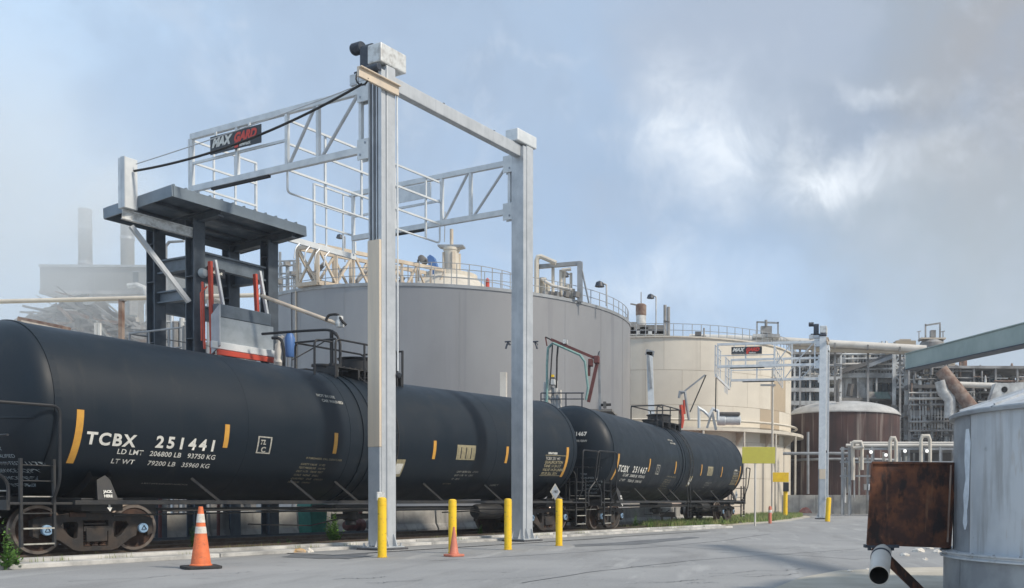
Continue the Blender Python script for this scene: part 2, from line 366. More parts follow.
def ribbon(mb, path, o1, o2, z0, z1=None):
    a = offs(path, o1); b = offs(path, o2); n = len(path)
    if z1 is None:
        vs_ = [p+Vector((0, 0, z0)) for p in a]+[p+Vector((0, 0, z0)) for p in b]
        mb.add(vs_, [(i, i+1, n+i+1, n+i) for i in range(n-1)])
    else:
        vs_ = [p+Vector((0, 0, z)) for (q, z) in ((a, z0), (a, z1), (b, z1), (b, z0)) for p in q]
        fs = [(k*n+i, k*n+i+1, (k+1)*n+i+1, (k+1)*n+i) for k in range(3) for i in range(n-1)]+[(0, n, 2*n, 3*n), (n-1, 4*n-1, 3*n-1, 2*n-1)]
        mb.add(vs_, fs)
    return mb
# ---------------------------------------------------------------- ground, road, track
m = MB(); m.add([(-2500, -300, -.02), (2500, -300, -.02), (2500, 3500, -.02), (-2500, 3500, -.02)], [(0, 1, 2, 3)]); structure(m, 'ground', 'soil')
m = MB(); ribbon(m, [p for p in PATH], 3.2, -1.4, .0, None); structure(m, 'ballast', 'gravel')
m = MB()
far = [gp(660, 530.5), gp(710, 527), gp(760, 523.5), gp(790, 521), gp(812, 517), gp(800, 512), gp(770, 509)]
edge = [tk(-40, -1.75), tk(23.9, -1.75)]+far
m.add([(p.x, p.y, .0) for p in edge]+[(6.5, 118, 0), (70, 118, 0), (70, 30, 0), (60, -20, 0), (-40, -20, 0)], [tuple(range(len(edge)+5))]); structure(m, 'road', 'asphalt')
m = MB(); cy = [gp(700, 512), gp(775, 509.5), gp(1100, 513.5)]
m.add([(4.6, 76, .006), (60, 76, .006), (60, 116, .006), (4, 116, .006)], [(0, 1, 2, 3)]); structure(m, 'yard', 'concrete_apron')
# dirt shoulder at the lower right
a_ = [gp(770, 590), gp(800, 578), gp(838, 571), (gp(900, 568)), gp(1060, 566)]
m = MB(); m.add([(p.x, p.y, .008) for p in a_]+[(9, 8, .008), (9, 3, .008), (1, 3, .008)], [tuple(range(len(a_)+3))]); structure(m, 'dirt_shoulder', 'soil')
for pts, nm_ in (([(300, 560), (420, 555), (560, 549), (600, 551), (470, 562), (330, 570)], 'asphalt_patch'), ([(560, 545.5), (650, 538), (700, 535), (690, 537.5), (600, 546)], 'asphalt_patch')):
    pass
def crack(pts, wd, name='road_joint', mt='tar', z=.005):
    P = [gp(x, y) for x, y in pts]; m = MB(); Q = []
    for a, b in zip(P, P[1:]):
        for k in range(6):
            q = a.lerp(b, k/6); Q.append(q+Vector((random.uniform(-.04, .04), random.uniform(-.04, .04), 0)))
    Q.append(P[-1]); l1 = offs(Q, wd/2); l2 = offs(Q, -wd/2); n = len(Q)
    m.add([(p.x, p.y, z) for p in l1+l2], [(i, i+1, n+i+1, n+i) for i in range(n-1)])
    return structure(m, name, mt)
def patch(pts, name, mt, z=.005, k=5):
    P = [gp(x, y) for x, y in pts]; Q = []
    for a, b in zip(P, P[1:]+P[:1]):
        for i in range(k): q = a.lerp(b, i/k); nn = noise.noise(q*1.7)*.25; Q.append(q+Vector((nn, noise.noise(q*2.3+Vector((9, 0, 0)))*.35, 0)))
    m = MB(); m.add([(p.x, p.y, z) for p in Q], [tuple(range(len(Q)))]); return structure(m, name, mt)
patch([(575, 546.5), (640, 544.5), (700, 538), (690, 536.8), (610, 543), (572, 544.8)], 'road_patch', 'asphalt_patch')
patch([(283, 557), (345, 559.5), (372, 556), (365, 554), (300, 553.5)], 'road_patch', 'asphalt_patch', .0085)
crack([(440, 560.5), (520, 556), (600, 551), (680, 545), (720, 541), (770, 534)], .035)
crack([(520, 583), (600, 571), (700, 560), (860, 549)], .03)
crack([(650, 545), (740, 551), (860, 560)], .03)
rk_ = random.Random(17)
for k in range(16):
    x = rk_.uniform(20, 840); y = rk_.uniform(560, 586) if x < 760 else rk_.uniform(535, 560); dx = rk_.uniform(30, 110); pts = [(x+dx*i/4, y+rk_.uniform(-1, 1)*(i > 0)-dx*.05*i/4) for i in range(5)]
    crack(pts, rk_.uniform(.008, .022), 'road_crack', 'tar', .0055+.0004*k)
m = MB(); P = [gp(x, y) for x, y in ((205, 556), (300, 549), (372, 558), (250, 566))]
# concrete strip (kerb) along the track, cast in slabs, and the apron with the mast footings
kerb = thing('concrete_kerb', 'long low concrete kerb between the railway track and the road', 'kerb', (0, 0, 0))
proto = None; rzv = PH
for i in range(34):
    s0 = -28+i*6.12
    if s0 > 23: break
    if proto is None:
        q = MB(); q.bx(0, 6.1, -.14, .24, 0, .14); q.bx(0, 6.1, -.68, -.145, 0, .085); proto = q.build('kerb_slab', 'concrete', kerb, .012, tk(s0, -1.66)); proto.rotation_euler = (0, 0, PH)
    else: again(proto, tk(s0, -1.66, random.uniform(-.006, .006)), kerb, PH+random.uniform(-.002, .002))
m = MB()
for (s0, s1, n0, n1) in ((4.2, 9.6, -2.02, -3.75), (9.63, 15.2, -2.02, -3.75), (15.23, 22.6, -2.02, -3.5)):
    x = [tk(s0, n0), tk(s1, n0), tk(s1, n1), tk(s0, n1)]; m.add([(p.x, p.y, .016) for p in x], [(0, 1, 2, 3)])
structure(m, 'pavement', 'concrete_apron')
# railway track: rails and sleepers
track = thing('railway_track', 'steel railway track with timber sleepers running under the tank cars', 'railway', (0, 0, 0)); track['kind'] = 'structure'
for o in (-.7535, .7535):
    q = MB(); ribbon(q, PATH, o+.035, o-.035, .105, .15); ribbon(q, PATH, o+.009, o-.009, .02, .105); ribbon(q, PATH, o+.07, o-.07, .004, .022); q.build('rail', 'rail_steel', track)
q = MB(); q.bx(-.12, .12, -1.3, 1.3, -.1, .012); pr = None; acc = 0
for a, b in zip(PATH, PATH[1:]):
    Ls = (b-a).length; k = 0
    while acc < Ls:
        p = a.lerp(b, acc/Ls); rz = math.atan2((b-a).y, (b-a).x); acc += .56
        if p.y < 10 or p.y > 78: continue
        if pr is None: pr = q.build('sleeper', 'timber', track, .01, p); pr.rotation_euler = (0, 0, rz)
        else: again(pr, p, track, rz+random.uniform(-.01, .01))
    acc -= Ls
# second track member visible below the cars: steel drip pan edges
# ---------------------------------------------------------------- tank cars
ZE, ZC, RT, HL, HH = 2.88, 2.74, 1.645, 8.2, .62   # axis height at ends/centre, radius, half shell length, head depth
def zax(x): return ZC+(ZE-ZC)*min(1, abs(x)/HL)
TX = -.15   # body sits a little forward of the bogie centre
def wrap(x0, z0, lift=.013, side=-1):                 # maps (u along, v up the arc) onto the near flank
    def f(u, v):
        x = x0+u; a = math.asin(max(-1, min(1, (z0-zax(x0))/RT)))+v/RT
        return Vector((x, side*(RT+lift)*math.cos(a), zax(x)+(RT+lift)*math.sin(a)))
    return f
def strip(x0, z0, wd, hgt, name, mt, par, lift=.008, slant=0., n=8):
    f = wrap(x0, z0, lift); f2 = wrap(x0, z0, lift-.006); q = MB()
    vs_ = []; fs = []
    for i in range(n+1):
        v = hgt*i/n; sx = slant*v
        vs_ += [f(sx, v), f(wd+sx, v)]
    for i in range(n): fs.append((2*i, 2*i+1, 2*i+3, 2*i+2))
    return q.add(vs_, fs).build(name, mt, par)
def lay(body, x0, z0, size, name, mt, par, shear=0., sp=1., bold=0., xs=1.): return text(body, size, wrap(x0, z0), name, mt, par, shear, sp, 'LEFT', bold, xs)
def sideframe_fn(y): return lambda a, b, c_: Vector((a, y+c_, b))
def make_bogie(par, x):
    q = MB(); q.bx(-.2, .2, -1.12, 1.12, .36, .62); q.bx(-.16, .16, -.5, .5, .62, .95)
    for sx in (-1, 1): q.tube([(sx*.915, -.72, .607), (sx*.915, .72, .607)], .085, 10)
    q.bar((-.7, .35, .5), (.7, .35, .5), .08, .12)
    b = q.build('bogie', 'cast_iron', par, .01, (x, 0, 0))
    outer = [(-1.13, .50), (-1.13, .78), (-1.0, .83), (-.78, .84), (-.45, .90), (.45, .90), (.78, .84), (1.0, .83), (1.13, .78), (1.13, .50), (1.04, .46), (1.03, .66), (.80, .66), (.79, .46), (.66, .40), (.42, .22), (.3, .19), (-.3, .19), (-.42, .22), (-.66, .40), (-.79, .46), (-.80, .66), (-1.03, .66), (-1.04, .46)]
    win = [(-.66, .68), (-.6, .75), (-.36, .76), (-.32, .7), (-.34, .44), (-.40, .41), (-.5, .47)]
    mid = [(-.25, .26), (.25, .26), (.25, .78), (-.25, .78)]
    for sy in (-1, 1):
        curve_plate([outer, win, [(-a, z) for a, z in win], mid], .11, 'side_frame', 'cast_iron', sideframe_fn(sy*1.02), b)
        for sx in (-1, 0, 1):
            q = MB(); pr_ = []
            for k in range(6): pr_ += [(.052, .27+k*.048), (.072, .285+k*.048), (.052, .3+k*.048)]
            q.lathe(pr_, (sx*.15, sy*1.03, 0), n=10, smooth=False); q.build('spring', 'rust_steel', b)
        q = MB(); q.bx(-.24, .24, sy*.98, sy*1.10, .56, .66); q.bx(-.22, .22, sy*1.0, sy*1.06, .68, .72); q.build('bolster_end', 'cast_iron', b, .008)
        q = MB(); q.bx(-.5, -.2, sy*1.09-.02, sy*1.09+.02, .84, .92); q.build('data_plate', 'rust_steel', b)
        for sx in (-1, 1):
            ax = (Vector((1, 0, 0)), Vector((0, 0, 1)), Vector((0, sy, 0)))
            q = MB(); q.lathe([(0, 0), (.40, 0), (.425, -.015), (.455, .0), (.457, .075), (.48, .10), (.48, .13), (.2, .14), (0, .14)][::1], (sx*.915, sy*.70, .607), ax, 32)
            # tread is the outer step, flange on the inside
            o = MB(); o.lathe([(0, 0), (.15, 0), (.22, -.025), (.38, -.02), (.395, .0), (.45, .0), (.455, -.10), (.485, -.12), (.485, -.145), (.3, -.14), (0, -.13)], (sx*.915, sy*.84, .607), ax, 36)
            o.build('wheel', 'rust_steel', b)
            t_ = MB(); t_.lathe([(.40, .003), (.456, .003), (.4585, -.10), (.486, -.121)], (sx*.915, sy*.84, .607), ax, 36); t_.build('tread', 'wheel_tread', b)
            q = MB(); q.bx(sx*.915-.13, sx*.915+.13, sy*.93, sy*1.09, .53, .74); q.build('journal_box', 'cast_iron', b, .015)
            q = MB(); q.lathe([(0, .03), (.085, .03), (.098, .02), (.1, -.02)], (sx*.915, sy*1.115, .6), ax, 20, smooth=False); q.build('bearing_cap', 'bearing_blue', b)
            q = MB()
            for k in range(3):
                a = math.pi/2+k*2*math.pi/3; a2 = a+2*math.pi/3; c1 = Vector((math.cos(a), 0, math.sin(a)))*.045; c2 = Vector((math.cos(a2), 0, math.sin(a2)))*.045
                o0 = Vector((sx*.915, sy*1.147, .6)); q.bar(o0+c1*1.25, o0+c2*1.25, .008, .032, (0, 1, 0))
            q.build('bearing_bolts', 'motor_dark', b)
    q = MB()
    for sx in (-1, 1): q.bar((sx*.42, -.7, .5), (sx*.42, .7, .5), .12, .16); q.bar((sx*.44, -.74, .62), (sx*.44, -.74, .38), .06, .25)
    q.build('brake_beam', 'rust_steel', b)
    return b
def railing(par, runs, r, name='handrail', mt='rail_black'):
    for run in runs:
        q = MB(); q.tube(run, r, 8); q.build(name, mt, par)
def make_car(num, loc, rz, label, first):
    t = thing('tank_car', label, 'tank car', loc, rz, 'tank cars standing on the track')
    # shell with bent axis and elliptical heads
    st = []
    for i in range(13):
        a = math.pi/2*i/12; st.append((-HL-HH*math.cos(a), max(.002, RT*math.sin(a)**.72)))
    xs_ = [-HL+(2*HL)*i/40 for i in range(1, 40)]
    st += [(x, RT) for x in xs_]+[(-x, r) for x, r in reversed(st)]
    n = 72; q = MB(); vs_ = []; fs = []
    for x, r in st:
        for j in range(n):
            a = 2*math.pi*j/n; vs_.append((x, r*math.cos(a), zax(x)+r*math.sin(a)))
    for i in range(len(st)-1):
        for j in range(n): fs.append((i*n+j, i*n+(j+1) % n, (i+1)*n+(j+1) % n, (i+1)*n+j))
    q.add(vs_, fs, True); tank = q.build('tank_shell', 'tank_black', t)
    def band(x, wd, lift, name='jacket_band', mt='tank_black'):
        q = MB(); vs_ = []
        for (xx_, l_) in ((x-wd/2, .0), (x-wd/2, lift), (x+wd/2, lift), (x+wd/2, 0)):
            for j in range(n):
                a = 2*math.pi*j/n; vs_.append((xx_, (RT+l_)*math.cos(a), zax(xx_)+(RT+l_)*math.sin(a)))
        q.add(vs_, [(k*n+j, k*n+(j+1) % n, (k+1)*n+(j+1) % n, (k+1)*n+j) for k in range(3) for j in range(n)], False); q.build(name, mt, tank)
    for x in (-4.2, 4.2): band(x, .05, .003)
    band(-1.35, .06, .006); band(-.92, .12, .03); band(-.62, .08, .02)
    for sx in (-1, 1): band(sx*(HL-.02), .12, .012)
    # seam across the head at mid height
    for sx in (-1, 1):
        q = MB(); pts = [Vector((sx*(HL+HH*math.sqrt(max(0, 1-(min(1, math.hypot(k/10., .25/RT)))**(2/.72)))+.004), RT*k/10., ZE-.25)) for k in range(-9, 10)]
        q.tube(pts, .014, 5); q.build('head_seam', 'tank_black', tank)
    # side sills and running boards
    for sy in (-1, 1):
        q = MB(); q.bx(-8.0, 8.0, sy*1.50, sy*1.58, 1.075, 1.155); q.bx(-8.0, 8.0, sy*1.30, sy*1.50, 1.075, 1.095); q.build('side_sill', 'frame_black', t, .006)
        for x in (-5.0, -2.5, -1.2, 1.85, 4.4):
            q = MB(); q.bar((x-.42, sy*1.20, 1.62), (x, sy*1.53, 1.14), .055, .05); q.build('sill_brace', 'frame_black', t)
    for sx in (-1, 1): q = MB(); q.bx(sx*9.15, sx*5.6, -.3, .3, .82, 1.22); q.build('stub_sill', 'frame_black', t, .01)
    q = MB(); q.bx(-5.4, 5.5, -.055, .055, .93, .99); q.tube([(-5.6, -.5, .93), (5.6, -.5, .93)], .02, 6); q.tube([(-7, -1.1, .86), (-3, -1.15, .9), (4, -1.15, .9), (7, -1.1, .86)], .022, 6); q.build('brake_pipe', 'frame_black', t)
    # saddles over the bogies
    for sx in (-1, 1):
        q = MB(); x = sx*7.33; k = 14; vs_ = []
        for xo, ex in ((-.18, 0), (.18, 0)):
            for i in range(k+1):
                a = -math.pi+math.pi*(.24+.52*i/k)
                vs_ += [(x+xo, (RT-.02)*math.cos(a), zax(x)+(RT-.02)*math.sin(a)), (x+xo, (RT+.12)*math.cos(a), zax(x)+(RT+.12)*math.sin(a)-.05)]
        K = 2*(k+1)
        for i in range(k):
            b = 2*i; fs_ = [(b, b+1, b+3, b+2), (K+b, K+b+2, K+b+3, K+b+1), (b+1, K+b+1, K+b+3, b+3), (b, b+2, K+b+2, K+b)]; q.add([], []); q.f += [tuple(z for z in f_) for f_ in fs_]; q.sm += [False]*4
        q.v = [tuple(v) for v in vs_]; sd_ = q.build('saddle', 'frame_black', t)
        q = MB(); q.bx(x-.4, x+.4, -1.30, 1.30, .95, 1.2); q.build('body_bolster', 'frame_black', t, .02)
        for sy in (-1, 1):
            q = MB(); q.prism([(-.2, 0), (.2, 0), (.13, .42), (.05, .52), (-.13, .42)], (x, sy*1.46, 1.15), (1, 0, 0), (0, -sy*.35, .93), (0, sy*.93, .35), .05); q.build('jacking_pad', 'frame_black', t, .01)
    f = lambda u, v: Vector((-7.33-.10+u, -1.50+.0-(-.18*v), 1.16+v))
    fj = lambda u, v: Vector((-7.33+u, -1.495+.18*(v+.15), 1.30+v))
    text('JACK', .07, fj, 'lettering', 'white_paint', t, align='CENTER', bold=.004); text('HERE', .07, lambda u, v: fj(u, v-.085), 'lettering', 'white_paint', t, align='CENTER', bold=.004)
    q = MB(); q.add([fj(-.018, -.3), fj(.018, -.3), fj(.018, -.18), (fj(-.018, -.18))], [(0, 1, 2, 3)]); q.add([fj(-.05, -.28), fj(0, -.36), fj(.05, -.28)], [(0, 1, 2)]); q.build('arrow_mark', 'white_paint', t)
    for sx in (-1, 1): make_bogie(t, sx*7.33)
    # centre: bottom outlet, skid, hopper bulge
    q = MB(); q.bx(-.9, .9, -.42, .42, .86, 1.05); q.lathe([(.0, .5), (.14, .5), (.14, .62), (.2, .64), (.2, .9)], n=16); q.bx(-.6, .6, -.08, .08, .66, .8); q.build('outlet_skid', 'frame_black', t, .02)
    q = MB(); q.lathe([(0, -.6), (.19, -.58), (.23, -.5), (.23, .5), (.19, .58), (0, .6)], (4.9, -.55, .82), (Vector((0, 1, 0)), Vector((0, 0, 1)), Vector((1, 0, 0))), 20); q.build('air_reservoir', 'frame_black', t)
    q = MB(); q.bx(5.6, 6.1, -1.12, -.72, .62, .93); q.build('control_valve', 'cast_iron', t, .03)
    q = MB(); q.tube([(5.6, -.9, .8), (4.6, -1.0, .72), (3.6, -1.0, .85), (2.4, -1.0, .82)], .02, 6); q.build('air_hose', 'rubber', t); q = MB(); q.tube([(-3.9, -1.0, .62), (-2.2, -1.02, .55), (-1.0, -1.0, .75)], .018, 6); q.build('air_hose', 'rubber', t)
    # ends: platform, couplers, ladder, railings, steps
    for sx in (-1, 1):
        X = lambda v: sx*v
        q = MB(); q.bx(X(8.0), X(9.12), -1.5, 1.5, 1.075, 1.12); q.bx(X(9.06), X(9.12), -1.5, 1.5, .98, 1.16); q.build('end_platform', 'frame_black', t, .008)
        q = MB(); q.bx(X(9.12), X(9.32), -.13, .13, .72, .98); q.bx(X(9.25), X(9.47), -.22, .12, .68, 1.02); q.tube([(X(9.1), .35, .8), (X(9.35), .38, .5), (X(9.5), .3, .45)], .03, 6); q.build('coupler', 'cast_iron', t, .03)
        q = MB(); q.tube([(X(9.12), -1.3, .86), (X(9.2), -.7, .83), (X(9.12), -.3, .82)], .018, 6); q.build('uncoupling_lever', 'dim_white', t)
        for sy in (-1, 1):
            y = sy*1.48
            railing(t, [rnd([(X(8.35), y, 1.1), (X(8.35), sy*1.72, 1.5), (X(8.35), sy*1.74, 2.85), (X(9.62), sy*1.6, 2.85), (X(9.62), y, 1.9), (X(9.08), y, 1.5), (X(9.08), y, 1.1)], .14)], .028)
            railing(t, [[(X(9.08), y, 1.8), (X(9.08), sy*.55, 1.8), (X(9.08), sy*.55, 1.1)], [(X(9.08), y, 2.30), (X(9.08), sy*.55, 2.30), (X(9.08), sy*.55, 1.1)]], .02)
            q = MB()
            for dx in (8.32, 8.88): q.bx(X(dx)-.022, X(dx)+.022, y-.03, y+.03, .32, 1.9)
            q.build('ladder_rail', 'frame_black', t)
            for z in (.36, .64):
                q = MB(); q.bx(X(8.34), X(8.86), y-.05, y+.02, z, z+.025); q.build('step', 'dim_white', t)
            for z in (.92, 1.22, 1.5, 1.78):
                q = MB(); q.tube([(X(8.34), y-sy*.0, z), (X(8.86), y, z)], .013, 6); q.build('rung', 'dim_white' if z in (1.22,) else 'frame_black', t)
            q = MB(); q.tube([(X(9.09), y*.98, 1.32), (X(9.09), sy*.75, 1.32)], .016, 6); q.build('grab_iron', 'dim_white', t)
        # hand brake wheel
        if sx > 0:
            q = MB(); q.tube([(9.0+.02*math.cos(a/3)*0, -.75+.27*math.cos(a*math.pi/9), 1.95+.27*math.sin(a*math.pi/9)) for a in range(19)], .016, 6); q.tube([(9.0, -.75, 1.1), (9.0, -.75, 1.95)], .03, 6); q.bar((9, -1.02, 1.95), (9, -.48, 1.95), .03); q.build('brake_wheel', 'frame_black', t)
    # top fittings: platform, housing, railings
    zt = ZC+RT
    q = MB()
    q.bx(-1.12, 1.12, -.72, -.36, zt+.12, zt+.15); q.bx(-1.12, 1.12, .36, .72, zt+.12, zt+.15)
    for x in (-1.1, -.4, .4, 1.1): q.bx(x-.03, x+.03, -.74, .74, zt-.12, zt+.115)
    q.build('top_platform', 'frame_black', t)
    for i in range(12):
        q = MB(); q.bx(-1.1+i*.19, -1.1+i*.19+.05, -.73, -.35, zt+.153, zt+.17); q.build('grating_bar', 'frame_black', t)
    q = MB(); q.lathe([(0, 0), (.50, 0), (.50, .42), (.54, .43), (.56, .47), (.45, .50), (0, .54)], (.3, 0, zt+.06), n=28); q.build('dome_housing', 'rail_black', t)
    q = MB(); q.lathe([(0, 0), (.28, 0), (.28, .2), (.32, .21), (.32, .26), (0, .3)], (-.85, 0, zt-.02), n=20); q.bx(-.98, -.72, -.42, -.3, zt+.2, zt+.26); q.build('manway', 'rail_black', t)
    q = MB(); q.lathe([(0, 0), (.09, 0), (.09, .3), (.13, .32), (.07, .42), (0, .44)], (.95, .1, zt-.02), n=12); q.build('relief_valve', 'dim_white', t)
    H = .82
    def top_rail(runs): railing(t, runs, .027, 'top_rail')
    top_rail([rnd([(-1.15, -.72, zt-.15), (-1.15, -.72, zt+H), (.95, -.72, zt+H), (.95, -.72, zt-.2)], .14),
                rnd([(-1.15, -0.0+.72, zt-.15), (-1.15, -0.0+.72, zt+H), (1.15, -0.0+.72, zt+H), (1.15, -0.0+.72, zt-.15)], .14),
                rnd([(-1.8, -.72, zt-.2), (-1.8, -.72, zt+.72), (-1.25, -.72, zt+.72)], .14),
                [(1.15, -0.0+.72, zt+H), (1.15, -.72, zt+H), (1.15, -.72, zt-.2)],
                [(-.2, -.72, zt-.2), (-.2, -.72, zt+H)],
                [(-1.15, -0.0+.72, zt+H), (-1.15, -.72, zt+H)]])
    # side ladder beside the centre seam
    q = MB(); a = -.25
    for xx_ in (-.38, -.02):
        q.tube([Vector((xx_, -(RT+.09)*math.cos(b_), ZC+(RT+.09)*math.sin(b_))) for b_ in [R_(75-10*k) for k in range(11)]]+[Vector((xx_, -1.62, 1.1)), Vector((xx_, -1.62, .42))], .02, 6)
    q.build('side_ladder', 'frame_black', t)
    for k in range(11):
        b_ = R_(68-10.5*k); q = MB(); q.tube([(-.38, -(RT+.09)*math.cos(b_), ZC+(RT+.09)*math.sin(b_)), (-.02, -(RT+.09)*math.cos(b_), ZC+(RT+.09)*math.sin(b_))], .012, 5); q.build('rung', 'frame_black', t)
    for z in (.45, .75): q = MB(); q.tube([(-.38, -1.62, z), (-.02, -1.62, z)], .012, 5); q.build('rung', 'frame_black', t)
    # reflectors (amber strips)
    zs = 2.02
    strip(-8.0, 1.85, .13, 1.06, 'reflector', 'reflector_amber', t); strip(7.55, 1.94, .13, 1.02, 'reflector', 'reflector_amber', t)
    for x in (-4.95, -2.03, 1.35, 4.45): strip(x, 2.28, .11, .50, 'reflector', 'reflector_amber', t)
    # lettering
    lay('TCBX', -7.78, 2.22, .33, 'reporting_mark', 'white_paint', t, sp=1.22, bold=.011, xs=.97)
    lay(num, -6.43, 2.22, .33, 'road_number', 'white_paint', t, sp=1.42, bold=.011, xs=1.0)
    lay('LD LMT   206800 LB   93750 KG', -7.15, 2.06, .15, 'lettering', 'white_paint', t, sp=1.05, bold=.002, xs=.98)
    lay('LT WT      79200 LB   35960 KG', -7.2, 1.88, .15, 'lettering', 'white_paint', t, sp=1.05, bold=.002, xs=.98)
    lay('A BUILT DATE AND SAFETY INSPECTION', -6.35, 1.5, .055, 'lettering', 'dim_white', t)
    lay('NOT IN USE', -2.35, 3.62, .10, 'lettering', 'dim_white', t, bold=.004); lay('CAR WASHED', -2.25, 3.50, .10, 'lettering', 'dim_white', t, bold=.004)
    # framed emblem
    for (u0, zz_, ww_, hh_) in ((0, 2.20, .36, .028), (0, 2.545, .36, .028), (0, 2.20, .034, .37), (.326, 2.20, .034, .37)): strip(-4.12+u0, zz_, ww_, hh_, 'emblem_frame', 'dim_white', t)
    lay('C', -4.01, 2.23, .17, 'emblem', 'dim_white', t, bold=.006); lay('TL', -4.07, 2.40, .14, 'emblem', 'dim_white', t, shear=.3, bold=.006)
    lay('IF PURCHASED, CALL DISPATCHER', -2.75, 2.13, .068, 'lettering', 'decal_cream', t)
    for k, b_ in enumerate(('SAFETY VALVE   11 PSI', 'TEST PRESSURE   100 PSI', 'DOT 117R   TANK TEST', 'COILS   NONE   SHELL', 'QUALIFIED    DUE    CARGO', 'INTERIOR    LINING')):
        lay(b_, -2.85-.02*k, 1.99-k*.082, .072, 'lettering', 'decal_cream', t, shear=.2)
    for (x, z, ww, hh, mm) in ((2.3, 2.3, .78, .42, 'decal_cream'), (.06, 1.78, .34, .5, 'decal_cream')):
        o = strip(x, z, ww, hh, 'data_decal', mm, t, .006)
        if mm == 'decal_cream' and ww > .5:
            for k in range(7): strip(x+.05+k*.105, z+.04, .035, .32, 'data_column', 'frame_black' if k % 2 else 'decal_cream', t, .010)
        else: strip(x+.05, z+.07, .24, .30, 'notice_sheet', 'white_paint', t, .010)
    for k, b_ in enumerate(('CAPY 28700 GAL   LITERS', 'DOT 117R   W   CERT', '07 - 2014')): lay(b_, 2.5-.03*k, 1.95-k*.10, .082, 'lettering', 'dim_white', t)
    lay('GATX TANK', 2.2, 1.62, .06, 'lettering', 'decal_cream', t); lay('INSPECT', 4.3, 1.60, .10, 'lettering', 'dim_white', t)
    f0 = 6.45
    lay('DENATURED', f0+.1, 2.64, .085, 'lettering', 'white_paint', t, bold=.004)
    for k, b_ in enumerate(('TCBX 251 441', 'QUALIFICATION', 'TANK 14 24 117', 'VALVE 14 24 LINING', 'STUB SILL 2024')):
        lay(b_, f0, 2.46-k*.118, .13, 'lettering', 'decal_cream' if k else 'dim_white', t, bold=.004)
    for z in (2.59, 1.95): strip(f0-.03, z, 1.15, .018, 'table_rule', 'decal_cream', t)
    # hazard placard on a holder at the far end and the near end
    for (x, sc_) in ((6.95, 1),):
        cx_, cz_ = x, 1.32; q = MB(); q.prism([(-.27, 0), (0, -.27), (.27, 0), (0, .27)], (cx_, -1.62, cz_+.12), (1, 0, 0), (0, 0, 1), (0, -1, 0), .015); q.build('placard', 'dim_white', t)
        q = MB(); q.prism([(-.21, 0), (0, -.21), (.21, 0), (0, .21)], (cx_, -1.632, cz_+.12), (1, 0, 0), (0, 0, 1), (0, -1, 0), .008); q.build('placard_face', 'galv_groove', t)
        text('1987', .12, lambda u, v: Vector((cx_+u, -1.639, cz_+.08+v)), 'placard_number', 'frame_black', t, align='CENTER', bold=.004)
        q = MB(); q.bar((cx_, -1.60, 1.1), (cx_, -1.60, 1.6), .04, .02); q.build('placard_holder', 'frame_black', t)
    # number on the near head
    def head(y0, z0):
        def g(u, v):
            y = y0-u; z = z0+v; k = 1-(((y/RT)**2+((z-ZE)/RT)**2)**.5)**(2/.72); return Vector((TX-HL-HH*math.sqrt(max(0, k))-.012, y, z))
        return g
    text(num, .19, head(-.52, 3.42), 'head_number', 'white_paint', t, align='CENTER', bold=.008, space=1.1); text('117R100W', .11, head(-.6, 3.2), 'head_mark', 'white_paint', t, align='CENTER')
    for k, b_ in enumerate(('TCBX', 'QUALIFIED', 'TANK TEST  117R', 'SERVICE EQPT', 'THICKNESS', 'INTERIOR')): text(b_, .09, head(-.6, 2.05-.13*k), 'head_data', 'sign_grey', t)
    for ch in t.children:
        if ch.name.split('.')[0] in ('tank_shell',): ch.location.x += TX
    return t
S_MID = 8.18
make_car('251441', tk(S_MID), PH, 'long black tank car nearest the camera, lettered TCBX 251441, standing behind the tall galvanized masts', True)
C2 = Vector((-1.93, 42.45, 0)); 
make_car('251467', C2, PH2, 'farther black tank car lettered TCBX 251467, coupled behind and ending at the yellow-green sign', False)
